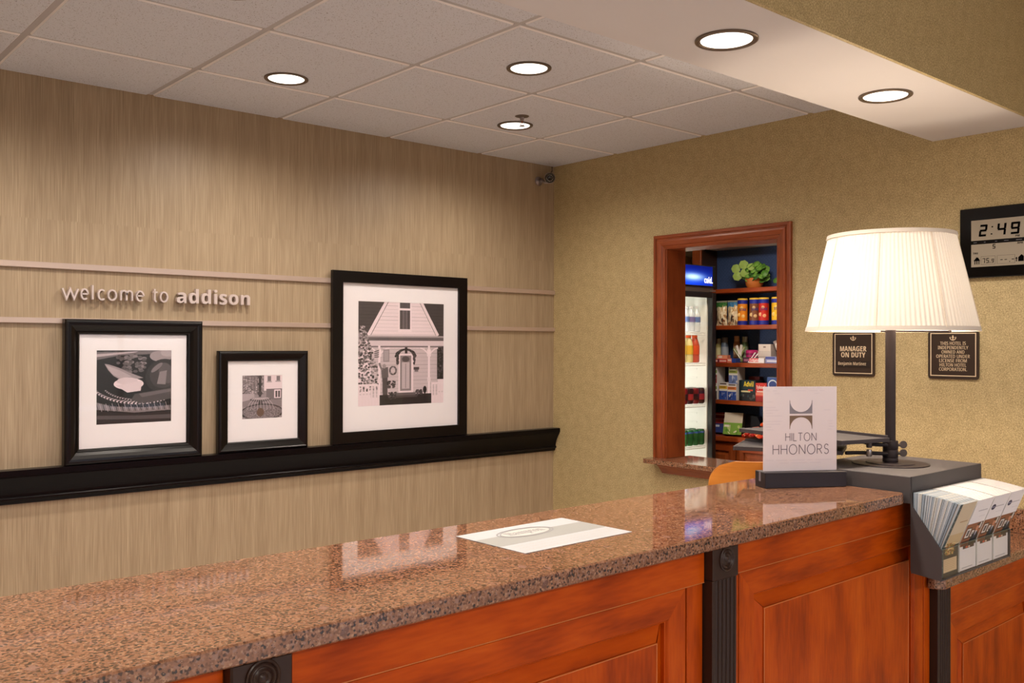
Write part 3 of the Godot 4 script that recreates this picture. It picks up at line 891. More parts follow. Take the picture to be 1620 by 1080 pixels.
func print_house() -> Image:
	var im := blank(400, 492, gy(0.94))
	# dark roof either side of the gable
	fillp(im, [[0, 0], [0.32, 0], [0.10, 0.33], [0, 0.33]], gy(0.30)); fillp(im, [[0.72, 0], [1, 0], [1, 0.33], [0.93, 0.33]], gy(0.28))
	for k in 10:
		stroke(im, [[0, 0.03 + k * 0.032], [0.32 - k * 0.02, 0.03 + k * 0.032]], 0.003, gy(0.22)); stroke(im, [[0.73 + k * 0.02, 0.03 + k * 0.032], [1, 0.03 + k * 0.032]], 0.003, gy(0.2))
	fillp(im, [[0.30, 0], [0.75, 0], [0.94, 0.32], [0.10, 0.32]], gy(0.95))
	for k in 9:
		stroke(im, [[0.28 - k * 0.02, 0.035 + k * 0.035], [0.76 + k * 0.02, 0.035 + k * 0.035]], 0.003, gy(0.76))
	stroke(im, [[0.31, 0], [0.11, 0.32]], 0.03, gy(0.96)); stroke(im, [[0.335, 0], [0.14, 0.32]], 0.006, gy(0.45)); stroke(im, [[0.73, 0], [0.93, 0.32]], 0.03, gy(0.95)); stroke(im, [[0.71, 0], [0.905, 0.32]], 0.006, gy(0.5))
	# arched upper window
	fillr(im, 0.45, 0.0, 0.61, 0.29, gy(0.97)); fillr(im, 0.47, 0.0, 0.59, 0.055, gy(0.35)); ell(im, 0.53, 0.02, 0.06, 0.03, gy(0.35)); fillr(im, 0.47, 0.075, 0.59, 0.26, gy(0.33)); fillr(im, 0.5, 0.075, 0.56, 0.26, gy(0.45)); fillr(im, 0.528, 0.075, 0.534, 0.26, gy(0.25))
	# porch roof and fascia
	fillr(im, 0.03, 0.335, 1, 0.375, gy(0.42)); fillr(im, 0.02, 0.325, 1, 0.342, gy(0.7)); fillr(im, 0.12, 0.375, 1, 0.43, gy(0.88)); fillr(im, 0.12, 0.425, 1, 0.44, gy(0.5))
	# porch back wall
	fillr(im, 0.14, 0.44, 0.93, 0.92, gy(0.82))
	for k in 12:
		stroke(im, [[0.16, 0.46 + k * 0.038], [0.92, 0.46 + k * 0.038]], 0.0025, gy(0.64))
	fillr(im, 0.92, 0.44, 1, 0.76, gy(0.14))
	for i in 60:
		ell(im, 0.93 + rng.randf() * 0.07, 0.44 + rng.randf() * 0.3, 0.012, 0.01, gy(0.1 + rng.randf() * 0.3))
	# brackets and posts
	for p in [0.235, 0.82]:
		fillr(im, p - 0.013, 0.42, p + 0.013, 0.98, gy(0.96)); fillr(im, p - 0.022, 0.46, p + 0.022, 0.53, gy(0.97)); fillr(im, p - 0.02, 0.74, p + 0.02, 0.78, gy(0.92))
		for s in [-1.0, 1.0]:
			stroke(im, [[p, 0.53], [p + s * 0.03, 0.485], [p + s * 0.07, 0.455], [p + s * 0.11, 0.445]], 0.014, gy(0.95))
	for k in 30:
		fillr(im, 0.28 + k * 0.0165, 0.44, 0.288 + k * 0.0165, 0.455, gy(0.92))
	# door with garland
	fillr(im, 0.455, 0.50, 0.63, 0.885, gy(0.93)); fillr(im, 0.475, 0.52, 0.605, 0.865, gy(0.55)); fillr(im, 0.495, 0.585, 0.585, 0.845, gy(0.78)); ell(im, 0.54, 0.555, 0.045, 0.028, gy(0.35)); stroke(im, [[0.54, 0.6], [0.54, 0.84]], 0.01, gy(0.6))
	for i in 90:
		var a := PI + rng.randf() * PI
		ell(im, 0.54 + cos(a) * (0.09 + rng.randf() * 0.03), 0.53 + sin(a) * 0.07, 0.012, 0.01, gy(0.12 + rng.randf() * 0.2))
	for i in 40:
		ell(im, (0.445 if i % 2 else 0.64) + rng.randf() * 0.02 - 0.01, 0.52 + rng.randf() * 0.08, 0.009, 0.012, gy(0.15 + rng.randf() * 0.2))
	fillr(im, 0.53, 0.44, 0.56, 0.50, gy(0.2))
	fillr(im, 0.635, 0.635, 0.70, 0.66, gy(0.3)); fillr(im, 0.645, 0.66, 0.69, 0.68, gy(0.5)); fillr(im, 0.28, 0.46, 0.35, 0.58, gy(0.6)); fillr(im, 0.29, 0.47, 0.34, 0.57, gy(0.7))
	# wreath
	for i in 90:
		var a := rng.randf() * TAU
		ell(im, 0.392 + cos(a) * 0.036, 0.665 + sin(a) * 0.038, 0.010, 0.008, gy(0.25 + rng.randf() * 0.3))
	# figure reaching up to a flag
	fillp(im, [[0.27, 0.72], [0.33, 0.72], [0.33, 0.93], [0.275, 0.93]], gy(0.32)); fillp(im, [[0.255, 0.64], [0.335, 0.63], [0.34, 0.73], [0.265, 0.74]], gy(0.40)); ell(im, 0.292, 0.622, 0.02, 0.022, gy(0.62)); stroke(im, [[0.27, 0.66], [0.245, 0.62], [0.235, 0.59]], 0.022, gy(0.5))
	fillp(im, [[0.19, 0.47], [0.235, 0.45], [0.225, 0.54], [0.17, 0.54]], gy(0.8))
	for k in 4:
		stroke(im, [[0.18, 0.48 + k * 0.018], [0.23, 0.47 + k * 0.02]], 0.008, gy(0.25))
	# bushes, pots, railings
	for i in 420:
		var yy := 0.24 + rng.randf() * 0.62
		ell(im, rng.randf() * (0.05 + 0.17 * clampf((yy - 0.2) * 2.2, 0, 1)), yy, 0.012, 0.009, gy(0.15 + rng.randf() * 0.65))
	fillr(im, 0.24, 0.90, 0.85, 1.0, gy(0.16)); fillr(im, 0.42, 0.885, 0.66, 0.91, gy(0.4)); fillr(im, 0.40, 0.91, 0.68, 0.93, gy(0.3))
	for q in [[0.375, 0.80, 0.05], [0.385, 0.91, 0.05], [0.70, 0.89, 0.045]]:
		for i in 40:
			ell(im, q[0] + (rng.randf() - 0.5) * q[2] * 1.7, q[1] + (rng.randf() - 0.5) * q[2] * 1.2, 0.011, 0.009, gy(0.1 + rng.randf() * 0.35))
	ell(im, 0.77, 0.86, 0.022, 0.035, gy(0.12)); fillr(im, 0.762, 0.89, 0.778, 0.95, gy(0.1))
	for q in [[0.0, 0.22], [0.85, 1.0]]:
		fillr(im, q[0], 0.79, q[1], 0.81, gy(0.95)); fillr(im, q[0], 0.88, q[1], 0.895, gy(0.85))
		var k := 0
		while q[0] + k * 0.036 < q[1]:
			fillr(im, q[0] + k * 0.036, 0.80, q[0] + k * 0.036 + 0.017, 1.0, gy(0.93))
			k += 1
	return grain(im, 0.07)

# ------------------------------------------------------------------ things on the picture wall
func picture(label: String, x0: float, x1: float, y0: float, y1: float, zb: float, prof: Array, w: float, pr: Array, im: Image, beads: bool) -> void:
	var t := thing("framed_picture", label, "framed picture", Vector3((x0 + x1) / 2, y0, zb))
	var hx := (x1 - x0) / 2; var H := y1 - y0
	var C := [Vector2(-hx, 0), Vector2(-hx, H), Vector2(hx, H), Vector2(hx, 0)]
	for k in 4:
		var st := S()
		member(st, C[k], C[(k + 1) % 4], prof)
		obj("frame_side" if k % 2 == 0 else "frame_rail", st, M.frame, t)
	box("backing_board", Vector3(-hx + 0.012, 0.012, 0.001), Vector3(hx - 0.012, H - 0.012, 0.006), M.black, t)
	var cx := (x0 + x1) / 2
	# mat board with a window
	var a0 := -hx + w - 0.006; var a1 := hx - w + 0.006; var b0 := w - 0.006; var b1 := H - w + 0.006
	var p0: float = pr[0] - cx; var p1: float = pr[1] - cx; var q0: float = pr[2] - y0; var q1: float = pr[3] - y0
	var st := S()
	for r in [[a0, b0, p0, b1], [p1, b0, a1, b1], [p0, b0, p1, q0], [p0, q1, p1, b1]]:
		bx(st, Vector3(r[0], r[1], 0.0068), Vector3(r[2], r[3], 0.0085))
	obj("mat_board", st, M.mat_board, t)
	st = S()
	card(st, Vector3((p0 + p1) / 2, (q0 + q1) / 2, 0.0070), Vector3((p1 - p0) / 2, 0, 0), Vector3(0, (q1 - q0) / 2, 0))
	obj("photo_print", st, printed(im, 0.5), t)
	if beads:
		var sb := S()
		for k in 4:
			var A: Vector2 = [Vector2(a0, b0), Vector2(a0, b1), Vector2(a1, b1), Vector2(a1, b0)][k]
			var B: Vector2 = [Vector2(a0, b1), Vector2(a1, b1), Vector2(a1, b0), Vector2(a0, b0)][k]
			var n := int(A.distance_to(B) / 0.0075)
			for i in n:
				var p := A.lerp(B, (i + 0.5) / n)
				lathe(sb, [Vector2(0.0028, 0), Vector2(0.002, 0.002), Vector2(0, 0.0028)], 6, Transform3D(Basis(Vector3(1, 0, 0), Vector3(0, 0, 1), Vector3(0, -1, 0)), Vector3(p.x, p.y, 0.0155)))
		var o := obj("bead_trim", sb, mat(rgb(86, 74, 70), 0.35, 0.4), t)
		o.set_meta("kind", "stuff")
	box("glass_pane", Vector3(a0, b0, 0.0095), Vector3(a1, b1, 0.0115), M.glass, t)

func left_wall_things() -> void:
	M.frame = mat(rgb(12, 8, 8), 0.3)
	M.frame.metallic_specular = 0.4
	var b := thing("wall_rail", "upper brushed metal rail running along the striped wall above the lettering", "wall rail")
	box("rail_bar", Vector3(-7.1, 1.8025, 0.0), Vector3(-0.001, 1.827, 0.014), M.rail, b, 0.0015)
	b = thing("wall_rail", "lower brushed metal rail running along the striped wall under the lettering", "wall rail")
	box("rail_bar", Vector3(-7.1, 1.5815, 0.0), Vector3(-0.001, 1.604, 0.014), M.rail, b, 0.0015)
	# ledge
	var pf := PackedVector2Array([Vector2(0, 1.005), Vector2(0.060, 1.005), Vector2(0.060, 0.982), Vector2(0.056, 0.979)])
	for k in 9:
		var s := k / 8.0
		pf.append(Vector2(0.056 - 0.032 * sin(s * PI / 2) - 0.002 * s, 0.976 - 0.078 * s))
	pf.append_array([Vector2(0.026, 0.896), Vector2(0.029, 0.892), Vector2(0.029, 0.887), Vector2(0.025, 0.884), Vector2(0.020, 0.882), Vector2(0.016, 0.868), Vector2(0, 0.868)])
	var q := PackedVector2Array()
	for p in pf:
		q.append(Vector2(p.x, p.y))
	var st := S()
	# extrude along x: local x -> world z, local z -> world -x
	prism(st, q, 0.001, 7.1, Transform3D(Basis(Vector3(0, 0, 1), Vector3(0, 1, 0), Vector3(-1, 0, 0)), Vector3.ZERO))
	tag(obj("picture_ledge", st, M.black_wood), "long dark moulded picture ledge on the striped wall carrying the framed pictures", "ledge")
	var p1 := [Vector2(0, 0), Vector2(0, 0.034), Vector2(0.004, 0.040), Vector2(0.010, 0.042), Vector2(0.014, 0.042), Vector2(0.016, 0.039), Vector2(0.024, 0.038), Vector2(0.038, 0.030), Vector2(0.050, 0.020), Vector2(0.052, 0.022), Vector2(0.058, 0.020), Vector2(0.062, 0.014), Vector2(0.062, 0.0)]
	picture("large black framed photograph of fruit and a braided basket, leftmost on the picture ledge", -2.763, -2.193, 1.0055, 1.600, 0.015, p1, 0.062, [-2.632, -2.321, 1.164, 1.472], print_basket(), false)
	var p2 := [Vector2(0, 0), Vector2(0, 0.022), Vector2(0.003, 0.026), Vector2(0.010, 0.028), Vector2(0.014, 0.025), Vector2(0.028, 0.021), Vector2(0.040, 0.018), Vector2(0.042, 0.020), Vector2(0.047, 0.017), Vector2(0.047, 0.0)]
	picture("smallest black framed photograph, of a fountain, between the two larger frames on the ledge", -2.113, -1.666, 1.0055, 1.469, 0.015, p2, 0.047, [-1.993, -1.794, 1.155, 1.355], print_fountain(), true)
	var p3 := [Vector2(0, 0), Vector2(0, 0.022), Vector2(0.002, 0.024), Vector2(0.056, 0.024), Vector2(0.058, 0.022), Vector2(0.058, 0.0)]
	picture("tallest dark framed photograph, of a white gabled house porch, rightmost on the picture ledge", -1.530, -0.690, 1.0055, 1.867, 0.015, p3, 0.058, [-1.377, -0.842, 1.188, 1.719], print_house(), false)
	letters()
	# bullet camera in the corner
	var t := thing("security_camera", "small chrome security camera in the wall corner under the tiled ceiling", "camera", Vector3(-0.128, 2.472, 0.0))
	st = S()
	var toz := Basis(Vector3(1, 0, 0), Vector3(0, 0, 1), Vector3(0, -1, 0))
	lathe(st, [Vector2(0.027, 0), Vector2(0.027, 0.006), Vector2(0.022, 0.012), Vector2(0.015, 0.016), Vector2(0.013, 0.034), Vector2(0, 0.036)], 24, Transform3D(toz, Vector3.ZERO))
	obj("mount", st, mat(rgb(150, 140, 140), 0.3, 0.7), t)
	var hd := Vector3(0.018, 0.012, 0.078)
	st = S()
	tube(st, [Vector3(0, 0, 0.034), Vector3(0.004, -0.012, 0.05), Vector3(0.012, -0.014, 0.066), Vector3(0.016, 0.0, 0.072)], 0.008, 10)
	obj("arm", st, M.steel, t)
	var look := Vector3(-3.1, -0.95, 3.6).normalized()
	var sx := Vector3.UP.cross(look).normalized()
	var bas := Basis(sx, look, sx.cross(look))
	st = S()
	lathe(st, [Vector2(0, -0.045), Vector2(0.02, -0.043), Vector2(0.030, -0.03), Vector2(0.032, 0.0), Vector2(0.032, 0.032), Vector2(0.029, 0.034)], 28, Transform3D(bas, hd))
	var body := obj("camera_body", st, mat(rgb(150, 138, 136), 0.3, 0.6), t)
	st = S()
	lathe(st, [Vector2(0.029, 0.030), Vector2(0.012, 0.030), Vector2(0.010, 0.027), Vector2(0, 0.026)], 28, Transform3D(bas, hd))
	obj("front_glass", st, M.black_gloss, body)
	st = S()
	for k in 12:
		var a := TAU * k / 12
		lathe(st, [Vector2(0.0024, 0.0302), Vector2(0.0018, 0.032), Vector2(0, 0.0326)], 8, Transform3D(bas, hd + bas * Vector3(cos(a) * 0.018, 0, sin(a) * 0.018)))
	obj("led_ring", st, mat(rgb(190, 186, 190), 0.3), body)
	st = S()
	tube(st, [hd - look * 0.04, hd + Vector3(0.05, 0.03, -0.06), Vector3(0.10, 0.07, 0.012), Vector3(0.105, 0.098, 0.006)], 0.003, 8)
	obj("cable", st, M.black, t)
	# sprinkler head
	t = thing("sprinkler_head", "small metal sprinkler head hanging from a ceiling tile before a downlight", "sprinkler", Vector3(-0.975, 2.5708, 0.806))
	st = S()
	lathe(st, [Vector2(0.0, -0.006), Vector2(0.012, -0.006), Vector2(0.030, -0.003), Vector2(0.0335, 0.0)], 28)
	obj("escutcheon", st, mat(rgb(120, 108, 100), 0.35, 0.6), t)
	st = S()
	lathe(st, [Vector2(0, -0.020), Vector2(0.009, -0.020), Vector2(0.010, -0.006), Vector2(0, -0.006)], 16)
	obj("orifice", st, M.steel, t)
	st = S()
	for s in [-1.0, 1.0]:
		tube(st, [Vector3(0.009 * s, -0.018, 0), Vector3(0.013 * s, -0.028, 0), Vector3(0.010 * s, -0.038, 0), Vector3(0.002 * s, -0.044, 0)], 0.0018, 6)
	obj("frame_arm", st, M.steel, t)
	st = S()
	lathe(st, [Vector2(0, -0.036), Vector2(0.0022, -0.035), Vector2(0.0022, -0.022), Vector2(0, -0.021)], 8)
	obj("bulb", st, mat(rgb(190, 90, 60), 0.15), t)
	st = S()
	lathe(st, [Vector2(0, -0.047), Vector2(0.013, -0.0465), Vector2(0.013, -0.045), Vector2(0, -0.0445)], 16)
	obj("deflector", st, M.steel, t)

# thin lettering drawn by strokes; lowercase x-height 1, capitals height 1
func glyph(c: String) -> Array:   # [width, polylines]
	var arc := func(cx: float, cy: float, rx: float, ry: float, a0: float, a1: float, n: int) -> Array:
		var p := []
		for k in n + 1:
			var a := deg_to_rad(lerpf(a0, a1, float(k) / n))
			p.append(Vector2(cx + cos(a) * rx, cy + sin(a) * ry))
		return p
	match c:
		"w": return [1.16, [[Vector2(0, 1), Vector2(0.30, 0.0), Vector2(0.58, 0.94), Vector2(0.86, 0.0), Vector2(1.16, 1)]]]
		"e": return [0.9, [[Vector2(0.02, 0.53), Vector2(0.88, 0.53)], arc.call(0.45, 0.5, 0.45, 0.5, 3, 312, 20)]]
		"l": return [0.0, [[Vector2(0, 0), Vector2(0, 1.42)]]]
		"c": return [0.78, [arc.call(0.46, 0.5, 0.46, 0.5, 46, 314, 18)]]
		"o": return [0.96, [arc.call(0.48, 0.5, 0.48, 0.5, 0, 181, 14), arc.call(0.48, 0.5, 0.48, 0.5, 180, 361, 14)]]
		"m": return [1.3, [[Vector2(0, 0), Vector2(0, 1)], [Vector2(0, 0.55)] + arc.call(0.34, 0.66, 0.31, 0.34, 165, 0, 9) + [Vector2(0.65, 0)], [Vector2(0.65, 0.55)] + arc.call(0.99, 0.66, 0.31, 0.34, 165, 0, 9) + [Vector2(1.3, 0)]]]
		"t": return [0.58, [[Vector2(0.20, 1.3), Vector2(0.20, 0.25)] + arc.call(0.42, 0.22, 0.22, 0.22, 190, 285, 6), [Vector2(0, 0.97), Vector2(0.56, 0.97)]]]
		"H": return [0.74, [[Vector2(0, 0), Vector2(0, 1)], [Vector2(0.74, 0), Vector2(0.74, 1)], [Vector2(0, 0.52), Vector2(0.74, 0.52)]]]
		"I": return [0.0, [[Vector2(0, 0), Vector2(0, 1)]]]
		"L": return [0.5, [[Vector2(0, 1), Vector2(0, 0), Vector2(0.5, 0)]]]
		"T": return [0.7, [[Vector2(0, 1), Vector2(0.7, 1)], [Vector2(0.35, 1), Vector2(0.35, 0)]]]
		"O": return [0.98, [arc.call(0.49, 0.5, 0.49, 0.52, 0, 181, 16), arc.call(0.49, 0.5, 0.49, 0.52, 180, 361, 16)]]
		"N": return [0.76, [[Vector2(0, 0), Vector2(0, 1)], [Vector2(0, 1), Vector2(0.76, 0)], [Vector2(0.76, 0), Vector2(0.76, 1)]]]
		"R": return [0.6, [[Vector2(0, 0), Vector2(0, 1), Vector2(0.3, 1)] + arc.call(0.3, 0.75, 0.27, 0.25, 88, -88, 9) + [Vector2(0, 0.5)], [Vector2(0.28, 0.5), Vector2(0.6, 0)]]]
		"S": return [0.58, [arc.call(0.30, 0.755, 0.25, 0.26, 25, 250, 12) + arc.call(0.29, 0.25, 0.27, 0.265, 70, -155, 12)]]
	return [0.5, []]

func ribbon(st: SurfaceTool, pts: Array, w: float, z0: float, z1: float, xf: Transform3D) -> void:
	var l := PackedVector2Array(); var r := []
	for i in pts.size():
		var a: Vector2 = pts[maxi(i - 1, 0)]; var b: Vector2 = pts[i]; var c: Vector2 = pts[mini(i + 1, pts.size() - 1)]
		var n1 := (b - a).normalized().orthogonal(); var n2 := (c - b).normalized().orthogonal()
		if i == 0: n1 = n2
		if i == pts.size() - 1: n2 = n1
		var m := (n1 + n2).normalized()
		var k := w / maxf(m.dot(n1), 0.35)
		l.append(b + m * k); r.append(b - m * k)
	for i in pts.size() - 1:
		for k in [[z0, -1.0], [z1, 1.0]]:
			quad(st, xf * Vector3(l[i].x, l[i].y, k[0]), xf * Vector3(l[i + 1].x, l[i + 1].y, k[0]), xf * Vector3(r[i + 1].x, r[i + 1].y, k[0]), xf * Vector3(r[i].x, r[i].y, k[0]), (xf.basis * Vector3(0, 0, k[1])).normalized())
		for s in [1.0, -1.0]:
			var p: Vector2 = l[i] if s > 0 else r[i]; var q: Vector2 = l[i + 1] if s > 0 else r[i + 1]
			var n: Vector2 = (q - p).normalized().orthogonal() * s
			if n.dot((l[i] - r[i]) * s) < 0.0: n = -n
			quad(st, xf * Vector3(p.x, p.y, z0), xf * Vector3(q.x, q.y, z0), xf * Vector3(q.x, q.y, z1), xf * Vector3(p.x, p.y, z1), (xf.basis * Vector3(n.x, n.y, 0)).normalized())
	for i in [0, pts.size() - 1]:
		var t: Vector2 = (pts[1] - pts[0]) * -1.0 if i == 0 else pts[i] - pts[i - 1]
		t = t.normalized()
		quad(st, xf * Vector3(l[i].x, l[i].y, z0), xf * Vector3(r[i].x, r[i].y, z0), xf * Vector3(r[i].x, r[i].y, z1), xf * Vector3(l[i].x, l[i].y, z1), (xf.basis * Vector3(t.x, t.y, 0)).normalized())

func thin_word(called: String, s: String, x: float, y: float, h: float, width: float, wd: float, z: float, m: Material, parent: Node) -> void:
	var gaps := 0.29
	var total := 0.0
	for i in s.length():
		total += glyph(s[i])[0] + (gaps if i < s.length() - 1 else 0.0)
	var k := width / total
	var st := S()
	var cur := x - width / 2.0
	for i in s.length():
		var g := glyph(s[i])
		for line in g[1]:
			var q := []
			for p in line:
				q.append(Vector2(cur + p.x * k, y + p.y * h))
			ribbon(st, q, wd / 2.0, z, z + 0.0003, Transform3D.IDENTITY)
		cur += (g[0] + gaps) * k
	obj(called, st, m, parent)

func letters() -> void:
	var parts := [["addison", "bold", -2.303, -1.953, 0.083]]
	var places := {"w0": "starting the word welcome", "e1": "second in the word welcome", "l2": "between e and c in welcome", "c3": "in the middle of welcome", "o4": "between c and m in welcome", "m5": "near the end of welcome", "e6": "ending the word welcome", "t8": "starting the word to", "o9": "ending the word to", "a0": "starting the word addison", "d1": "first d of addison", "d2": "second d of addison", "i3": "in addison between d and s", "s4": "in addison between i and o", "o5": "in addison between s and n", "n6": "ending the word addison"}
	var yb := 1.680
	var mt := mat(rgb(214, 200, 196), 0.34, 0.3)
	var thin := [["w", -2.7691, -2.7028, "w0"], ["e", -2.6972, -2.6648, "e1"], ["l", -2.653, -2.653, "l2"], ["c", -2.6301, -2.6007, "c3"], ["o", -2.5906, -2.5526, "o4"], ["m", -2.5395, -2.4868, "m5"], ["e", -2.4747, -2.4392, "e6"], ["t", -2.405, -2.3801, "t8"], ["o", -2.3738, -2.3371, "o9"]]
	for q in thin:
		var o := thing("wall_letter", "thin raised metal letter " + q[0] + " on the striped wall, " + places[q[3]], "letter", Vector3(q[1], 1.6825, 0), 0.0, "raised welcome lettering")
		var g := glyph(q[0])
		var hw := 0.0033
		var gw: float = q[2] - q[1] - 2.0 * hw
		var kx: float = gw / g[0] if g[0] > 0.0 else 1.0
		var st := S()
		for line in g[1]:
			var pts := []
			for p in line:
				pts.append(Vector2(hw + p.x * kx, p.y * 0.0415))
			ribbon(st, pts, hw, 0.006, 0.028, Transform3D.IDENTITY)
		obj("letter_face", st, mt, o)
		st = S()
		var c0: Vector2 = g[1][0][0] if q[0] != "w" else g[1][0][1]
		if q[0] == "e": c0 = Vector2(0.3, 0.53)
		var c1: Vector2 = g[1][g[1].size() - 1][g[1][g[1].size() - 1].size() / 2] if q[0] != "l" else Vector2(0, 1.2)
		for c in [c0, c1]:
			tube(st, [Vector3(hw + c.x * kx, c.y * 0.0415 + (0.002 if c.y < 0.1 else 0.0), 0.0), Vector3(hw + c.x * kx, c.y * 0.0415 + (0.002 if c.y < 0.1 else 0.0), 0.0065)], 0.0012, 6)
		obj("standoff_pin", st, M.dark_steel, o)
	for q in parts:
		var font: Font = F[q[1]]
		var txt: String = q[0]
		var total: float = font.get_string_size(txt, HORIZONTAL_ALIGNMENT_LEFT, -1, 64).x
		var k: float = (q[3] - q[2]) / total
		for i in txt.length():
			if txt[i] == " ":
				continue
			var x: float = q[2] + font.get_string_size(txt.substr(0, i), HORIZONTAL_ALIGNMENT_LEFT, -1, 64).x * k
			var bold: bool = q[1] == "bold"
			var o := Node3D.new()
			put(o, "wall_letter", null)
			o.position = Vector3(x, yb, 0.0)
			tag(o, ("bold" if bold else "thin") + " raised metal letter " + txt[i] + " on the striped wall, " + places[txt[i] + str(i)], "letter", "raised welcome lettering")
			var t := TextMesh.new()
			t.text = txt[i]
			t.font = font
			t.font_size = 64
			var ps: float = q[4] / 64.0
			t.pixel_size = ps
			t.depth = 0.022
			t.curve_step = 0.8
			t.horizontal_alignment = HORIZONTAL_ALIGNMENT_LEFT
			t.vertical_alignment = VERTICAL_ALIGNMENT_TOP
			var mi := MeshInstance3D.new()
			mi.mesh = t
			mi.material_override = mt
			put(mi, "letter_face", o)
			var sx: float = k / ps
			mi.transform = Transform3D(Basis.from_scale(Vector3(sx, 1, 1)), Vector3(0, font.get_ascent(64) * ps, 0.017))
			var bb := t.get_aabb()
			var st := S()
			for py in [0.3, 0.7]:
				var cxp := (bb.position.x + bb.size.x * (0.5 if txt[i] in "ilt" else 0.16)) * sx
				tube(st, [Vector3(cxp, py * 0.05, 0.0), Vector3(cxp, py * 0.05, 0.0065)], 0.0012, 6)
			obj("standoff_pin", st, M.dark_steel, o)

# ------------------------------------------------------------------ things on the window wall
# local frame on the wall: x -> world z, y up, z -> world -x (into the room)
func on_wall(called: String, label: String, category: String, z: float, y: float) -> Node3D:
	return thing(called, label, category, Vector3(0, y, z), -PI / 2)

func round_rect(x0: float, y0: float, x1: float, y1: float, rad: float) -> PackedVector2Array:
	var p := PackedVector2Array()
	arc_corner(p, Vector2(x1 - rad, y1 - rad), rad, 0, PI / 2, 4)
	arc_corner(p, Vector2(x0 + rad, y1 - rad), rad, PI / 2, PI, 4)
	arc_corner(p, Vector2(x0 + rad, y0 + rad), rad, PI, PI * 1.5, 4)
	arc_corner(p, Vector2(x1 - rad, y0 + rad), rad, PI * 1.5, TAU, 4)
	return p

func border(st: SurfaceTool, x0: float, y0: float, x1: float, y1: float, w: float, za: float, zb: float) -> void:
	bx(st, Vector3(x0, y0, za), Vector3(x1, y0 + w, zb))
	bx(st, Vector3(x0, y1 - w, za), Vector3(x1, y1, zb))
	bx(st, Vector3(x0, y0 + w, za), Vector3(x0 + w, y1 - w, zb))
	bx(st, Vector3(x1 - w, y0 + w, za), Vector3(x1, y1 - w, zb))

func plaque(label: String, z: float, y: float, w: float, h: float, lines: Array, em: float, y_first: float, step: float, face := "bold") -> Node3D:
	var t := on_wall("wall_plaque", label, "sign", z, y)
	var st := S()
	prism(st, round_rect(-w / 2, 0, w / 2, h, 0.012), 0.0003, 0.008)
	obj("plate", st, M.plaque, t)
	st = S()
	border(st, -w / 2 + 0.010, 0.012, w / 2 - 0.010, h - 0.008, 0.0035, 0.0082, 0.0088)
	obj("border_line", st, M.cream_ink, t)
	# small anchor emblem
	st = S()
	var cy := h - 0.030
	bx(st, Vector3(-0.0016, cy - 0.008, 0.0082), Vector3(0.0016, cy + 0.009, 0.0088))
	bx(st, Vector3(-0.006, cy + 0.002, 0.0082), Vector3(0.006, cy + 0.0045, 0.0088))
	var pts := []
	for s in [-1.0, 1.0]:
		pts = []
		for k in 7:
			var a: float = -PI / 2 + s * k * 0.24
			pts.append(Vector3(cos(a) * 0.0125, cy + 0.005 + sin(a) * 0.0125, 0.0085))
		tube(st, pts, 0.0016, 5)
		bx(st, Vector3(s * 0.011 - 0.002, cy + 0.002, 0.0082), Vector3(s * 0.011 + 0.002, cy + 0.0055, 0.0088))
	tube(st, [Vector3(-0.003, cy + 0.0075, 0.0085), Vector3(0, cy + 0.012, 0.0085), Vector3(0.003, cy + 0.0075, 0.0085)], 0.0012, 5)
	obj("emblem", st, M.cream_ink, t)
	for i in lines.size():
		words("lettering", lines[i][0], face, em, Vector3(0, y_first - i * step, 0.0081), M.cream_ink, t, 1, lines[i][1])
	return t

# seven-segment digit, slanted; returns boxes in local xy
func seg_digit(st: SurfaceTool, d: String, x: float, y: float, w: float, h: float, t: float, z: float) -> void:
	var on := {"0": "abcdef", "1": "bc", "2": "abged", "4": "fgbc", "5": "afgcd", "7": "abc", "9": "abcdfg", "-": "g"}
	var sl := 0.10
	var sh := Transform3D(Basis(Vector3(1, 0, 0), Vector3(sl, 1, 0), Vector3(0, 0, 1)), Vector3(x, y, 0))
	var e := 0.12 * t
	var seg := {"a": [t * 0.3, h - t, w - t * 0.3, h], "d": [t * 0.3, 0, w - t * 0.3, t], "g": [t * 0.3, h / 2 - t / 2, w - t * 0.3, h / 2 + t / 2], "f": [0, h / 2 + e, t, h - e], "e": [0, e, t, h / 2 - e], "b": [w - t, h / 2 + e, w, h - e], "c": [w - t, e, w, h / 2 - e]}
	for s in on[d]:
		var r: Array = seg[s]
		bx(st, Vector3(r[0], r[1], z), Vector3(r[2], r[3], z + 0.0005), 0.0, sh)

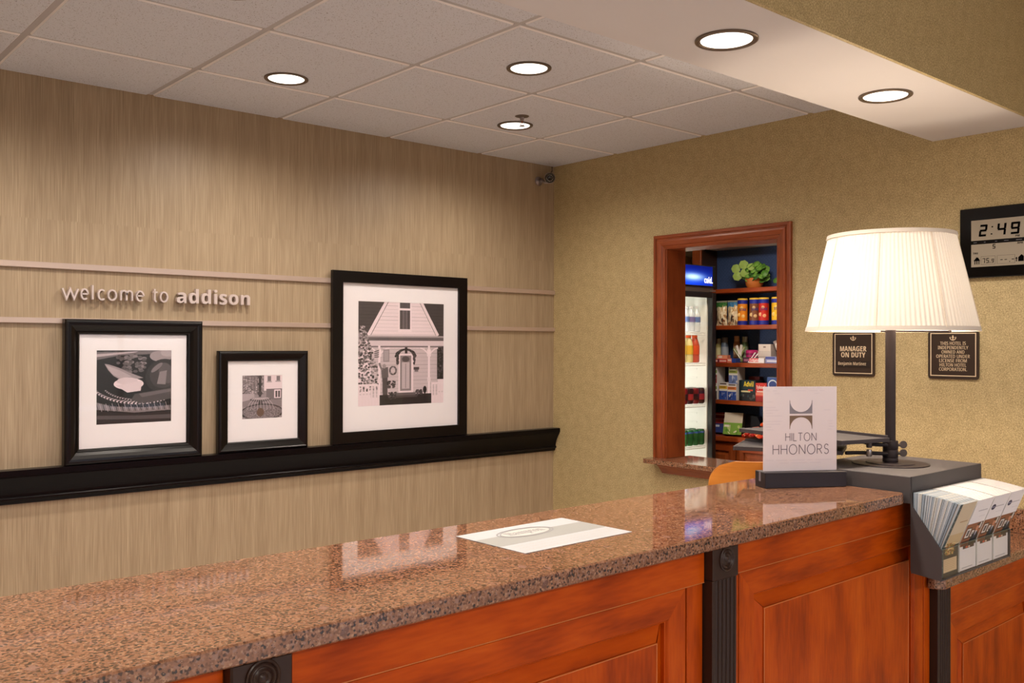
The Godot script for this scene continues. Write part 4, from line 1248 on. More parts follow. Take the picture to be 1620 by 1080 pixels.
func right_wall_things() -> void:
	var t := plaque("small dark brown wall plaque reading manager on duty, left of the lamp pole", 1.9375, 1.366, 0.199, 0.197, [["MANAGER", 0.125], ["ON DUTY", 0.115]], 0.0305, 0.111, 0.027)
	var st := S()
	bx(st, Vector3(-0.078, 0.040, 0.0081), Vector3(0.078, 0.068, 0.0105), 0.0008)
	var np := obj("name_strip", st, mat(rgb(38, 27, 22), 0.35), t)
	words("lettering", "Benjamin Martinez", "sans", 0.0195, Vector3(-0.07, 0.0495, 0.0106), M.cream_ink, np, 0, 0.132)
	plaque("dark brown wall plaque about the hotel licence, right of the lamp pole", 2.374, 1.366, 0.204, 0.197, [["THIS HOTEL IS", 0.103], ["INDEPENDENTLY", 0.122], ["OWNED AND", 0.092], ["OPERATED UNDER", 0.135], ["LICENSE FROM", 0.110], ["HILTON HOTEL", 0.107], ["CORPORATION.", 0.112]], 0.0185, 0.140, 0.0177, "sans")
	# digital clock with two displays
	t = on_wall("wall_clock", "black digital wall clock showing the time and temperature beside the lamp shade", "clock", 2.60, 1.774)
	box("case", Vector3(-0.1925, 0, 0.0003), Vector3(0.1925, 0.279, 0.024), M.black_gloss, t, 0.003)
	var lcd := mat(rgb(146, 136, 120), 0.45)
	var ink := mat(rgb(9, 8, 8), 0.95)
	ink.metallic_specular = 0.0
	box("time_display", Vector3(-0.147, 0.148, 0.0205), Vector3(0.147, 0.229, 0.0246), lcd, t)
	box("weather_display", Vector3(-0.147, 0.043, 0.0205), Vector3(0.147, 0.133, 0.0246), lcd, t)
	st = S()
	seg_digit(st, "2", -0.118, 0.163, 0.030, 0.047, 0.0082, 0.0247)
	seg_digit(st, "4", -0.050, 0.163, 0.033, 0.047, 0.0082, 0.0247)
	seg_digit(st, "9", 0.000, 0.163, 0.033, 0.047, 0.0082, 0.0247)
	bx(st, Vector3(-0.072, 0.168, 0.0247), Vector3(-0.066, 0.173, 0.0252))
	bx(st, Vector3(-0.069, 0.196, 0.0247), Vector3(-0.063, 0.201, 0.0252))
	obj("time_digits", st, ink, t)
	st = S()
	seg_digit(st, "5", -0.066, 0.112, 0.011, 0.018, 0.003, 0.0247)
	seg_digit(st, "7", -0.105, 0.057, 0.0105, 0.019, 0.0025, 0.0247)
	seg_digit(st, "5", -0.090, 0.057, 0.0105, 0.019, 0.0025, 0.0247)
	seg_digit(st, "9", -0.070, 0.057, 0.009, 0.015, 0.0022, 0.0247)
	bx(st, Vector3(-0.0765, 0.057, 0.0247), Vector3(-0.0735, 0.060, 0.0252))
	for k in [-0.036, -0.020, 0.006]:
		bx(st, Vector3(k, 0.065, 0.0247), Vector3(k + 0.009, 0.0675, 0.0252))
	bx(st, Vector3(-0.003, 0.056, 0.0247), Vector3(0.0, 0.059, 0.0252))
	obj("weather_digits", st, ink, t)
	st = S()
	border(st, -0.109, 0.051, -0.055, 0.084, 0.0006, 0.0247, 0.025)
	border(st, -0.048, 0.051, 0.018, 0.084, 0.0006, 0.0247, 0.025)
	obj("reading_boxes", st, ink, t)
	# little houses
	st = S()
	prism(st, PackedVector2Array([Vector2(0.030, 0.056), Vector2(0.050, 0.056), Vector2(0.050, 0.075), Vector2(0.046, 0.079), Vector2(0.042, 0.083), Vector2(0.030, 0.072)]), 0.0247, 0.0252)
	bx(st, Vector3(0.022, 0.056, 0.0247), Vector3(0.025, 0.070, 0.0252))
	prism(st, PackedVector2Array([Vector2(0.019, 0.067), Vector2(0.028, 0.067), Vector2(0.0235, 0.074)]), 0.0247, 0.0252)
	prism(st, PackedVector2Array([Vector2(-0.138, 0.067), Vector2(-0.112, 0.067), Vector2(-0.120, 0.080), Vector2(-0.126, 0.082)]), 0.0247, 0.0252)
	for x in [-0.134, -0.126, -0.118]:
		bx(st, Vector3(x, 0.053, 0.0247), Vector3(x + 0.003, 0.068, 0.0252))
	obj("house_icons", st, ink, t)
	words("lettering", "PM", "bold", 0.011, Vector3(0.020, 0.152, 0.0246), ink, t)
	words("lettering", "THU", "bold", 0.010, Vector3(-0.140, 0.094, 0.0246), ink, t)
	words("lettering", "APR", "bold", 0.011, Vector3(0.026, 0.124, 0.0246), ink, t)
	var lg := mat(rgb(104, 104, 110), 0.4)
	st = S()
	for k in [[-0.138, 0.016], [-0.098, 0.008], [-0.056, 0.010], [-0.022, 0.020], [0.022, 0.026], [0.075, 0.02], [0.115, 0.02]]:
		bx(st, Vector3(k[0], 0.1393, 0.0241), Vector3(k[0] + k[1] * 0.8, 0.1418, 0.0245))
	obj("button_marks", st, lg, t)
	# chair at the pantry window, wooden back towards the counter
	var c := thing("wooden_chair", "orange bentwood chair behind the counter, its rounded back showing before the window ledge", "chair", Vector3(-0.672, 0, 1.878), -0.72)
	st = S()
	var nx := 16; var ny := 24
	var grid := func(i: int, j: int, off: float) -> Vector3:
		var v := float(j) / ny
		var hw := 0.225
		var top := 0.42
		var vv := v * top
		if vv > top - 0.09:
			var q := (vv - (top - 0.09)) / 0.09
			hw = 0.225 - 0.09 + 0.09 * sqrt(maxf(0.0, 1.0 - q * q))
		var x := (2.0 * i / nx - 1.0) * hw
		return Vector3(x, 0.645 + vv, 0.19 + 0.06 * v - x * x * 0.9 + off)
	for i in nx:
		for j in ny:
			for off in [0.0, 0.014]:
				var a: Vector3 = grid.call(i, j, off); var b2: Vector3 = grid.call(i + 1, j, off); var c2: Vector3 = grid.call(i + 1, j + 1, off); var d: Vector3 = grid.call(i, j + 1, off)
				var nv := Vector3((a.x + b2.x) * 0.9, 0.1, 1).normalized() * (1.0 if off > 0 else -1.0)
				quad(st, a, b2, c2, d, nv)
	for i in nx:
		quad(st, grid.call(i, ny, 0.0), grid.call(i + 1, ny, 0.0), grid.call(i + 1, ny, 0.014), grid.call(i, ny, 0.014), Vector3.UP)
		quad(st, grid.call(i, 0, 0.0), grid.call(i + 1, 0, 0.0), grid.call(i + 1, 0, 0.014), grid.call(i, 0, 0.014), Vector3.DOWN)
	for j in ny:
		for i in [0, nx]:
			quad(st, grid.call(i, j, 0.0), grid.call(i, j + 1, 0.0), grid.call(i, j + 1, 0.014), grid.call(i, j, 0.014), Vector3(-1 if i == 0 else 1, 0.2, 0).normalized())
	obj("chair_back", st, M.chair_wood, c)
	st = S()
	prism(st, round_rect(-0.22, -0.22, 0.22, 0.20, 0.06), 0.64, 0.66, Transform3D(Basis(Vector3(1, 0, 0), Vector3(0, 0, -1), Vector3(0, 1, 0)), Vector3.ZERO))
	obj("seat", st, M.chair_wood, c)
	for s in [[-1, -1], [1, -1], [-1, 1], [1, 1]]:
		st = S()
		tube(st, [Vector3(s[0] * 0.21, 0.0, s[1] * 0.20), Vector3(s[0] * 0.18, 0.64, s[1] * 0.16)], 0.013, 10)
		obj("leg", st, M.black, c)
	for s in [-1, 1]:
		st = S()
		tube(st, [Vector3(s * 0.12, 0.638, 0.15), Vector3(s * 0.12, 0.67, 0.185), Vector3(s * 0.12, 0.80, 0.19 + 0.06 * 0.45 - 0.018)], 0.009, 8)
		obj("back_support", st, M.black, c)

# ------------------------------------------------------------------ things on the counter
func desk_things() -> void:
	sheet()
	sign_card()
	rack()
	lamp()

func sheet() -> void:
	var t := thing("printed_sheet", "white printed sheet with a grey band and oval logo lying on the granite worktop", "paper", Vector3(-2.413, 1.0704, 2.51), 0.02)
	box("paper", Vector3(-0.1685, 0, -0.114), Vector3(0.1685, 0.0009, 0.114), mat(rgb(180, 181, 184), 0.6), t)
	box("grey_band", Vector3(-0.168, 0.0009, -0.047), Vector3(0.168, 0.0011, 0.035), mat(rgb(150, 150, 147), 0.6), t)
	var dk := mat(rgb(132, 130, 132), 0.5)
	var st := S()
	var flat := Transform3D(Basis(Vector3(1, 0, 0), Vector3(0, 0, -1), Vector3(0, 1, 0)), Vector3(-0.02, 0, -0.044))
	for q in [[0.082, 0.041, 0.004], [0.073, 0.034, 0.0025]]:
		for k in 48:
			var a := TAU * k / 48; var b := TAU * (k + 1) / 48
			var o0 := Vector2(cos(a) * q[0], sin(a) * q[1]); var o1 := Vector2(cos(b) * q[0], sin(b) * q[1])
			var i0 := Vector2(cos(a) * (q[0] - q[2]), sin(a) * (q[1] - q[2])); var i1 := Vector2(cos(b) * (q[0] - q[2]), sin(b) * (q[1] - q[2]))
			quad(st, flat * Vector3(o0.x, o0.y, 0.0014), flat * Vector3(o1.x, o1.y, 0.0014), flat * Vector3(i1.x, i1.y, 0.0014), flat * Vector3(i0.x, i0.y, 0.0014), Vector3.UP)
	obj("oval_rings", st, dk, t)
	st = S()
	var oval := PackedVector2Array()
	for k in 40:
		oval.append(Vector2(cos(TAU * k / 40) * 0.0695, sin(TAU * k / 40) * 0.031))
	prism(st, oval, 0.00112, 0.0013, flat)
	obj("oval_field", st, mat(rgb(184, 182, 178), 0.6), t)
	var fb := Basis(Vector3(1, 0, 0), Vector3(0, 0, -1), Vector3(0, 1, 0))
	words("lettering", "Hampton", "serif", 0.036, Vector3(-0.02, 0.0013, -0.034), dk, t, 1, 0.108, 0.0003, fb)
	st = S()
	for r in 3:
		var x := -0.145
		var z := 0.055 + r * 0.019
		while x < (0.14 if r < 2 else 0.06):
			var w := 0.012 + rng.randf() * 0.022
			var pts := []
			for k in 9:
				pts.append(Vector3(x + w * k / 8.0, 0.0012, z + sin(k * 2.2 + r + x * 30.0) * 0.0030))
			for k in 8:
				quad(st, pts[k] - Vector3(0, 0, 0.0011), pts[k + 1] - Vector3(0, 0, 0.0011), pts[k + 1] + Vector3(0, 0, 0.0011), pts[k] + Vector3(0, 0, 0.0011), Vector3.UP)
			x += w + 0.006
	obj("script_lines", st, mat(rgb(176, 172, 168), 0.5), t)

func sign_card() -> void:
	var t := thing("card_sign", "white card sign with an H emblem standing in a black base on the worktop", "sign", Vector3(-1.315, 1.0702, 2.484), -0.534)
	box("sign_base", Vector3(-0.1335, 0, -0.0345), Vector3(0.1335, 0.047, 0.0345), mat(rgb(26, 19, 27), 0.4), t, 0.0015)
	var c := box("card", Vector3(-0.1235, 0.0475, -0.0015), Vector3(0.1185, 0.305, 0.0015), mat(rgb(232, 222, 228), 0.35), t)
	box("clear_sleeve", Vector3(-0.126, 0.0475, 0.002), Vector3(0.121, 0.307, 0.0032), M.glass, t)
	box("price_tag", Vector3(-0.1338, 0.018, -0.008), Vector3(-0.13345, 0.046, 0.004), mat(rgb(120, 112, 120), 0.4), t)
	var z := 0.0016
	var cx := -0.0005
	# emblem: two facing halves with bitten arcs
	var w := 0.0375
	var st := S()
	var up := PackedVector2Array([Vector2(cx - w, 0.222), Vector2(cx - w, 0.264)])
	for k in 15:
		var a := PI + PI * k / 14.0
		up.append(Vector2(cx + cos(a) * w * 0.96, 0.262 + sin(a) * 0.035))
	up.append_array([Vector2(cx + w, 0.264), Vector2(cx + w, 0.222)])
	prism(st, up, z, z + 0.0003)
	obj("emblem_upper", st, mat(rgb(138, 132, 142), 0.4, 0.3), c)
	st = S()
	var dn := PackedVector2Array([Vector2(cx + w, 0.216), Vector2(cx + w, 0.174)])
	for k in 15:
		var a := PI * k / 14.0
		dn.append(Vector2(cx + cos(a) * w * 0.96, 0.176 + sin(a) * 0.035))
	dn.append_array([Vector2(cx - w, 0.174), Vector2(cx - w, 0.216)])
	prism(st, dn, z, z + 0.0003)
	obj("emblem_lower", st, mat(rgb(124, 98, 80), 0.4, 0.3), c)
	var tx := mat(rgb(112, 102, 116), 0.5)
	thin_word("lettering", "HILTON", cx, 0.139, 0.0235, 0.101, 0.0022, z, tx, c)
	thin_word("lettering", "HHONORS", cx, 0.0985, 0.0285, 0.184, 0.0024, z, tx, c)
	# faint tone-on-tone lines of print
	st = S()
	var y := 0.07
	while y < 0.30:
		var x := -0.115
		while x < 0.10:
			var l := 0.01 + rng.randf() * 0.05
			if rng.randf() < 0.6 and x + l < 0.112 and not (absf(x + l / 2) < 0.075 and y > 0.16 and y < 0.27) and not (y > 0.09 and y < 0.165):
				bx(st, Vector3(x, y, z), Vector3(x + l, y + 0.003, z + 0.00008))
			x += l + 0.008
		y += 0.0085
	obj("faint_print", st, mat(rgb(224, 214, 222), 0.4), c)

func brochure_cover(kind: int) -> Image:
	var im := blank(160, 360, rgb(238, 234, 236))
	if kind == 0:
		im.fill(rgb(206, 190, 164))
		fillr(im, 0.18, 0.45, 1, 0.60, rgb(196, 172, 132))
		fillr(im, 0.45, 0.27, 0.9, 0.285, rgb(170, 140, 104))
		fillr(im, 0.0, 0.62, 1, 1, rgb(58, 56, 50))
		for i in 160:
			ell(im, 0.25 + rng.randf() * 0.5, 0.58 + rng.randf() * 0.15, 0.04, 0.012, [rgb(196, 150, 86), rgb(150, 92, 50), rgb(214, 190, 140), rgb(120, 120, 60)][i % 4])
		fillr(im, 0.10, 0.78, 0.92, 0.95, rgb(214, 188, 150))
		for k in 6:
			fillr(im, 0.16, 0.80 + k * 0.022, 0.8, 0.806 + k * 0.022, rgb(186, 158, 120))
		fillr(im, 0, 0, 0.15, 1, rgb(58, 76, 80))
		for k in 10:
			fillr(im, 0.05, 0.06 + k * 0.09, 0.11, 0.075 + k * 0.09, rgb(120, 136, 136))
	else:
		fillr(im, 0, 0.36, 1, 0.70, rgb(146, 92, 62))
		for k in 12:
			fillr(im, 0, 0.36 + k * 0.028, 1, 0.364 + k * 0.028, rgb(126, 76, 50))
		for q in [[0.10, 0.42, 0.30, 0.16], [0.44, 0.46, 0.2, 0.12]]:
			fillr(im, q[0], q[1], q[0] + q[2], q[1] + q[3], rgb(28, 22, 22)); fillr(im, q[0] + 0.03, q[1] + 0.012, q[0] + q[2] - 0.03, q[1] + q[3] - 0.012, rgb(226, 220, 216)); fillr(im, q[0] + 0.08, q[1] + 0.035, q[0] + q[2] - 0.08, q[1] + q[3] - 0.035, rgb(90, 86, 86))
		fillr(im, 0.80, 0.36, 0.96, 0.47, rgb(30, 26, 26)); fillr(im, 0.84, 0.37, 0.93, 0.46, rgb(220, 214, 210))
		# man in a dark suit
		fillp(im, [[0.52, 0.70], [0.56, 0.54], [0.68, 0.49], [0.86, 0.51], [0.98, 0.58], [1, 0.70]], rgb(22, 30, 34))
		fillp(im, [[0.70, 0.49], [0.80, 0.49], [0.76, 0.60]], rgb(232, 230, 232)); fillp(im, [[0.74, 0.50], [0.77, 0.50], [0.765, 0.62], [0.745, 0.62]], rgb(60, 80, 150)); ell(im, 0.75, 0.435, 0.085, 0.052, rgb(206, 140, 108)); ell(im, 0.75, 0.395, 0.085, 0.022, rgb(70, 46, 34))
		fillr(im, 0.1, 0.62, 0.5, 0.70, rgb(96, 52, 36))
		fillr(im, 0.0, 0.69, 1, 1, rgb(232, 228, 226))
		fillr(im, 0.22, 0.69, 0.9, 0.725, rgb(60, 42, 40)); ell(im, 0.45, 0.708, 0.08, 0.014, rgb(196, 90, 60)); ell(im, 0.6, 0.71, 0.06, 0.012, rgb(220, 200, 180))
		fillr(im, 0.15, 0.965, 0.8, 0.972, rgb(150, 146, 146))
		fillr(im, 0.32, 0.17, 0.88, 0.18, rgb(176, 170, 178)); fillr(im, 0.5, 0.26, 0.9, 0.268, rgb(206, 202, 206))
		if kind == 2:
			ell(im, 0.20, 0.175, 0.13, 0.042, rgb(34, 34, 70)); fillr(im, 0.10, 0.168, 0.30, 0.182, rgb(150, 150, 176))
	return im

func rack() -> void:
	var t := thing("brochure_rack", "charcoal display box on the counter with four clear-fronted brochure pockets hanging in front", "brochure rack")
	var x0 := -1.187; var x1 := -0.698
	var ch := mat(rgb(70, 66, 68), 0.62)
	box("display_box", Vector3(x0, 1.0375, 2.40), Vector3(x1, 1.117, 2.7655), ch, t, 0.002)
	var sp := PackedVector2Array([Vector2(2.766, 1.07), Vector2(2.766, 0.842), Vector2(2.772, 0.836), Vector2(2.857, 0.828), Vector2(2.857, 0.915), Vector2(2.772, 1.030)])
	var side := Transform3D(Basis(Vector3(0, 0, 1), Vector3(0, 1, 0), Vector3(-1, 0, 0)), Vector3.ZERO)
	for x in [x0, x1 - 0.004]:
		var st := S()
		prism(st, sp, -x - 0.004, -x, side)
		obj("side_panel", st, ch, t)
	box("back_panel", Vector3(x0 + 0.0041, 0.834, 2.7657), Vector3(x1 - 0.0041, 1.117, 2.7685), ch, t)
	var st2 := S()
	prism(st2, PackedVector2Array([Vector2(2.7687, 0.836), Vector2(2.856, 0.828), Vector2(2.856, 0.832), Vector2(2.7687, 0.840)]), -x1 + 0.0041, -x0 - 0.0041, side)
	obj("floor_panel", st2, ch, t)
	box("clear_lip", Vector3(x0 + 0.0041, 0.8325, 2.8545), Vector3(x1 - 0.0041, 0.917, 2.8575), M.glass, t)
	box("lip_edge", Vector3(x0 + 0.0041, 0.9172, 2.8543), Vector3(x1 - 0.0041, 0.9182, 2.8577), mat(rgb(120, 136, 130), 0.2), t)
	var pitch := 0.1208
	for i in 3:
		var xd := x0 + 0.004 + pitch * (i + 1)
		st2 = S()
		prism(st2, PackedVector2Array([Vector2(2.769, 0.842), Vector2(2.854, 0.834), Vector2(2.854, 0.914), Vector2(2.772, 1.02)]), -xd - 0.001, -xd + 0.001, side)
		obj("divider", st2, mat(rgb(214, 216, 214), 0.3), t)
	var names := ["leftmost pocket", "second pocket", "third pocket", "rightmost pocket"]
	var looks := ["cream and dark green brochure picturing food", "white brochure picturing a suited man but without logo", "white brochure with round blue logo", "white brochure with round blue logo"]
	var nth := ["second", "third", "fourth", "fifth", "sixth", "seventh", "eighth", "ninth", "tenth", "eleventh", "twelfth", "thirteenth", "fourteenth", "fifteenth", "sixteenth", "seventeenth", "eighteenth", "nineteenth", "twentieth", "twenty-first", "twenty-second", "twenty-third", "twenty-fourth", "twenty-fifth", "twenty-sixth", "twenty-seventh", "twenty-eighth", "twenty-ninth", "thirtieth", "thirty-first"]
	var n := 32
	var covers := [printed(brochure_cover(0)), printed(brochure_cover(1)), printed(brochure_cover(2))]
	var bodies := []
	var fronts := []
	for i in 4:
		var xc := x0 + 0.004 + pitch * (i + 0.5)
		for k in n:
			var u := float(k) / (n - 1)
			var zb := 2.7725 + 0.0775 * u
			var lean := 0.001 + 0.054 * u
			var rise := sqrt(0.1486 * 0.1486 - lean * lean)
			var o := Node3D.new()
			put(o, "brochure", null)
			o.position = Vector3(xc + (rng.randf() - 0.5) * 0.003, 0.8425 - 0.008 * u, zb)
			var front := k == n - 1
			tag(o, (looks[i] + ", front of the " + names[i]) if front else ("thin brochure in the rack's " + names[i] + ", " + nth[n - 2 - k] + " from the front" if k > 0 else "thin brochure in the rack's " + names[i] + ", rearmost, against the box"), "brochure", "brochures in the " + names[i])
			if i == 0:
				var sb := S()
				prism(sb, PackedVector2Array([Vector2(-0.0007, 0), Vector2(0.0007, 0), Vector2(0.0007, 0.08), Vector2(lean + 0.0018, 0.08 + rise), Vector2(lean - 0.0018, 0.08 + rise), Vector2(-0.0007, 0.08)]), -0.0565, 0.0565, Transform3D(Basis(Vector3(0, 0, 1), Vector3(0, 1, 0), Vector3(-1, 0, 0)), Vector3.ZERO))
				bodies.append(sb.commit())
				var st := S()
				var e := 0.0003
				var nl := Vector3(0, -lean, rise).normalized()
				var P := [Vector3(-0.0563, 0, 0.0007 + e), Vector3(0.0563, 0, 0.0007 + e), Vector3(0.0563, 0.08, 0.0007 + e), Vector3(-0.0563, 0.08, 0.0007 + e), Vector3(0.0563, 0.08 + rise, lean + 0.0018 + e), Vector3(-0.0563, 0.08 + rise, lean + 0.0018 + e)]
				tri(st, P[0], P[1], P[2], Vector3(0, 0, 1), Vector3(0, 0, 1), Vector3(0, 0, 1), Vector2(0, 1), Vector2(1, 1), Vector2(1, 0.65))
				tri(st, P[0], P[2], P[3], Vector3(0, 0, 1), Vector3(0, 0, 1), Vector3(0, 0, 1), Vector2(0, 1), Vector2(1, 0.65), Vector2(0, 0.65))
				tri(st, P[3], P[2], P[4], nl, nl, nl, Vector2(0, 0.65), Vector2(1, 0.65), Vector2(1, 0))
				tri(st, P[3], P[4], P[5], nl, nl, nl, Vector2(0, 0.65), Vector2(1, 0), Vector2(0, 0))
				fronts.append(st.commit())
			var shade: Color = [rgb(200, 208, 216), rgb(176, 188, 200), rgb(150, 166, 182), rgb(206, 208, 206)][rng.randi() % 4] if i == 0 else [rgb(238, 236, 236), rgb(232, 230, 232), rgb(236, 234, 230)][rng.randi() % 3]
			obj("pages", bodies[k], mat(shade, 0.6), o)
			obj("front_cover", fronts[k], covers[mini(i, 2)], o)

func lamp() -> void:
	var t := thing("table_lamp", "lit table lamp with a pleated white shade on a dark pole on the display box", "lamp", Vector3(-0.94, 1.1172, 2.58))
	var st := S()
	lathe(st, [Vector2(0, 0.006), Vector2(0.0745, 0.006), Vector2(0.0755, 0.005), Vector2(0.0755, 0.0032), Vector2(0, 0.0032)], 48)
	obj("upper_base_plate", st, M.pole, t)
	st = S()
	lathe(st, [Vector2(0, 0.003), Vector2(0.1175, 0.003), Vector2(0.1185, 0.002), Vector2(0.1185, 0.0), Vector2(0, 0.0)], 56)
	obj("lower_base_plate", st, M.pole, t)
	st = S()
	lathe(st, [Vector2(0, 0.0062), Vector2(0.0162, 0.0062), Vector2(0.0162, 0.455), Vector2(0.0, 0.455)], 24)
	obj("pole", st, M.pole, t)
	for q in [[0.0065, 0.020], [0.0205, 0.047], [0.0475, 0.076]]:
		st = S()
		lathe(st, [Vector2(0.0163, q[0]), Vector2(0.0228, q[0]), Vector2(0.0238, q[0] + 0.0012), Vector2(0.0238, q[1] - 0.0012), Vector2(0.0228, q[1]), Vector2(0.0163, q[1])], 28)
		obj("collar", st, M.pole, t)
	for y in [0.034, 0.061]:
		st = S()
		var d := Vector3(0.80, 0, 0.60)
		tube(st, [d * 0.022, d * 0.030], 0.005, 8)
		for k in st_offset(y, d):
			tube(st, k, 0.005, 8)
		var bas := Basis(d.cross(Vector3.UP).normalized() * -1.0, Vector3.UP, Vector3.ZERO)
		bas = Basis(d, Vector3.UP, d.cross(Vector3.UP))
		var wing := PackedVector2Array()
		arc_corner(wing, Vector2(0.0435, 0.001), 0.0125, -PI * 0.85, PI * 0.85, 12)
		prism(st, wing, -0.002, 0.002, Transform3D(bas, Vector3(0, 0, 0)))
		var o := obj("clamp_knob", st, mat(rgb(86, 76, 72), 0.4, 0.4), t)
		o.position.y = y
	# two swing-out trays on arms
	var ty := [0.082, 0.040]
	for i in 2:
		var a := -0.25 if i == 0 else 0.45
		var tr := Node3D.new()
		put(tr, "swing_tray", t)
		tr.position = Vector3(-0.234 if i == 0 else -0.155, ty[i], -0.041 if i == 0 else -0.085)
		tr.rotation.y = a
		st = S()
		var L: float = [0.47, 0.34][i]
		bx(st, Vector3(0.0, 0, -L), Vector3(0.205, 0.004, 0.0), 0.001)
		obj("tray_plate", st, mat(rgb(52, 48, 51), 0.65), tr)
		st = S()
		bx(st, Vector3(-0.004, -0.008, -0.002), Vector3(0.209, 0.0055, 0.004), 0.001)
		bx(st, Vector3(-0.004, -0.008, -L - 0.004), Vector3(0.209, 0.0055, -L + 0.002), 0.001)
		bx(st, Vector3(-0.004, -0.008, -L + 0.002), Vector3(0.0, 0.0055, -0.002), 0.001)
		bx(st, Vector3(0.205, -0.008, -L + 0.002), Vector3(0.209, 0.013, -0.002), 0.001)
		obj("tray_rim", st, mat(rgb(58, 52, 56), 0.5), tr)
		st = S()
		var y0: float = [0.062, 0.034][i]
		var inv := tr.transform.affine_inverse()
		tube(st, [inv * Vector3(-0.02, y0, 0.0), inv * Vector3(-0.075, y0 + 0.004, -0.03), inv * Vector3(-0.085, ty[i] - 0.004, -0.07), inv * Vector3(-0.12, ty[i] - 0.004, -0.09)], 0.006, 8)
		obj("arm", st, M.pole, tr)
		st = S()
		lathe(st, [Vector2(0, -0.011), Vector2(0.008, -0.011), Vector2(0.009, -0.008), Vector2(0.009, 0.008), Vector2(0.008, 0.011), Vector2(0, 0.011)], 16, Transform3D(Basis.IDENTITY, inv * Vector3(-0.078, y0 + 0.004, -0.032)))
		obj("pivot_knob", st, M.steel if i == 1 else mat(rgb(96, 86, 82), 0.4, 0.4), tr)
	# shade
	var cloth := StandardMaterial3D.new()
	cloth.albedo_color = rgb(240, 233, 224)
	cloth.roughness = 0.9
	cloth.backlight_enabled = true
	cloth.backlight = Color(0.36, 0.348, 0.33)
	var yb := 0.433; var yt := 0.743
	st = S()
	var prof := []
	for k in 9:
		var s := k / 8.0
		prof.append(Vector2(lerpf(0.263, 0.193, s), lerpf(yb, yt, s)))
	lathe(st, prof, 672, Transform3D.IDENTITY, 0.0055, 112)
	obj("lamp_shade", st, cloth, t)
	for k in 8:
		var a := deg_to_rad(162.0 + 45.0 * k)
		st = S()
		tube(st, [Vector3(cos(a) * 0.2643, yb + 0.006, sin(a) * 0.2643), Vector3(cos(a) * 0.1945, yt - 0.004, sin(a) * 0.1945)], 0.0012, 6)
		obj("shade_seam", st, mat(rgb(226, 214, 198), 0.9), t)
	var trim := mat(rgb(230, 220, 208), 0.8)
	for q in [[yb - 0.002, yb + 0.012, 0.2655, 0.2625], [yt - 0.010, yt + 0.002, 0.1985, 0.196]]:
		st = S()
		lathe(st, [Vector2(q[2] - 0.005, q[0]), Vector2(q[2] + 0.001, q[0]), Vector2(q[3] + 0.001, q[1]), Vector2(q[3] - 0.004, q[1])], 72)
		obj("shade_trim", st, trim, t)
	st = S()
	for k in 3:
		var a := 0.715 + TAU * k / 3
		tube(st, [Vector3(0, yb + 0.008, 0), Vector3(cos(a) * 0.20, yb + 0.006, sin(a) * 0.20), Vector3(cos(a) * 0.258, yb + 0.012, sin(a) * 0.258)], 0.0022, 6)
	obj("shade_spider", st, M.dark_steel, t)
	st = S()
	var side := Vector3(0.755, 0, 0.656)
	tube(st, [side * -0.032 + Vector3(0, 0.4315, 0), side * 0.192 + Vector3(0, 0.4315, 0)], 0.0028, 8)
	lathe(st, [Vector2(0, -0.005), Vector2(0.005, -0.003), Vector2(0.006, 0.0), Vector2(0.005, 0.003), Vector2(0, 0.005)], 10, Transform3D(Basis.IDENTITY, side * 0.193 + Vector3(0, 0.4315, 0)))
	obj("shade_bracket", st, M.pole, t)
	st = S()
	lathe(st, [Vector2(0, 0.46), Vector2(0.017, 0.46), Vector2(0.017, 0.495), Vector2(0, 0.496)], 16)
	obj("socket", st, M.dark_steel, t)
	st = S()
	var bp := [Vector2(0, 0.498), Vector2(0.014, 0.500), Vector2(0.016, 0.52)]
	for k in 9:
		var a := -PI / 3 + PI * 0.833 * k / 8.0
		bp.append(Vector2(maxf(0.0, cos(a) * 0.031), 0.555 + sin(a) * 0.031))
	lathe(st, bp, 20)
	obj("light_bulb", st, glow(Color(1, 0.9, 0.75), 4.0), t)
	var l := OmniLight3D.new()
	l.light_color = Color(1.0, 0.91, 0.80)
	l.light_energy = 0.36
	l.light_size = 0.03
	l.omni_range = 12.0
	l.omni_attenuation = 2.0
	l.shadow_enabled = true
	l.position = Vector3(0, 0.552, 0)
	put(l, "bulb_light", t)

func st_offset(_y: float, d: Vector3) -> Array:
	return [[d * 0.028, d * 0.032]]

# ------------------------------------------------------------------ the pantry beyond the window
func crinkle(im: Image, n: int, cols: Array, y0: float, y1: float) -> void:
	for i in n:
		ell(im, rng.randf(), y0 + rng.randf() * (y1 - y0), 0.04 + rng.randf() * 0.14, 0.02 + rng.randf() * 0.06, cols[i % cols.size()], rng.randf() * 3.0)

# an upright carton facing the window (-x): body and a printed front
func carton(called: String, label: String, category: String, at: Vector3, size: Vector3, side: Color, im: Image, group := "", turn := 0.0, tilt := 0.0) -> Node3D:
	var t := thing(called, label, category, at, -PI / 2 + turn, group)
	t.rotation.x = tilt
	box("carton", Vector3(-size.z / 2, 0, -size.x / 2), Vector3(size.z / 2, size.y, size.x / 2), mat(side, 0.5), t, 0.001)
	var st := S()
	card(st, Vector3(0, size.y / 2, size.x / 2 + 0.0006), Vector3(size.z / 2 - 0.0005, 0, 0), Vector3(0, size.y / 2 - 0.0005, 0))
	obj("front_print", st, printed(im, 0.45), t)
	return t

func can_of(called: String, label: String, category: String, at: Vector3, prof: Array, m: Material, bands: Array, group: String) -> Node3D:
	var t := thing(called, label, category, at, 0.0, group)
	var st := S()
	lathe(st, prof, 28)
	obj("body", st, m, t)
	for b in bands:
		st = S()
		lathe(st, b[1], 28)
		obj(b[0], st, b[2], t)
	return t

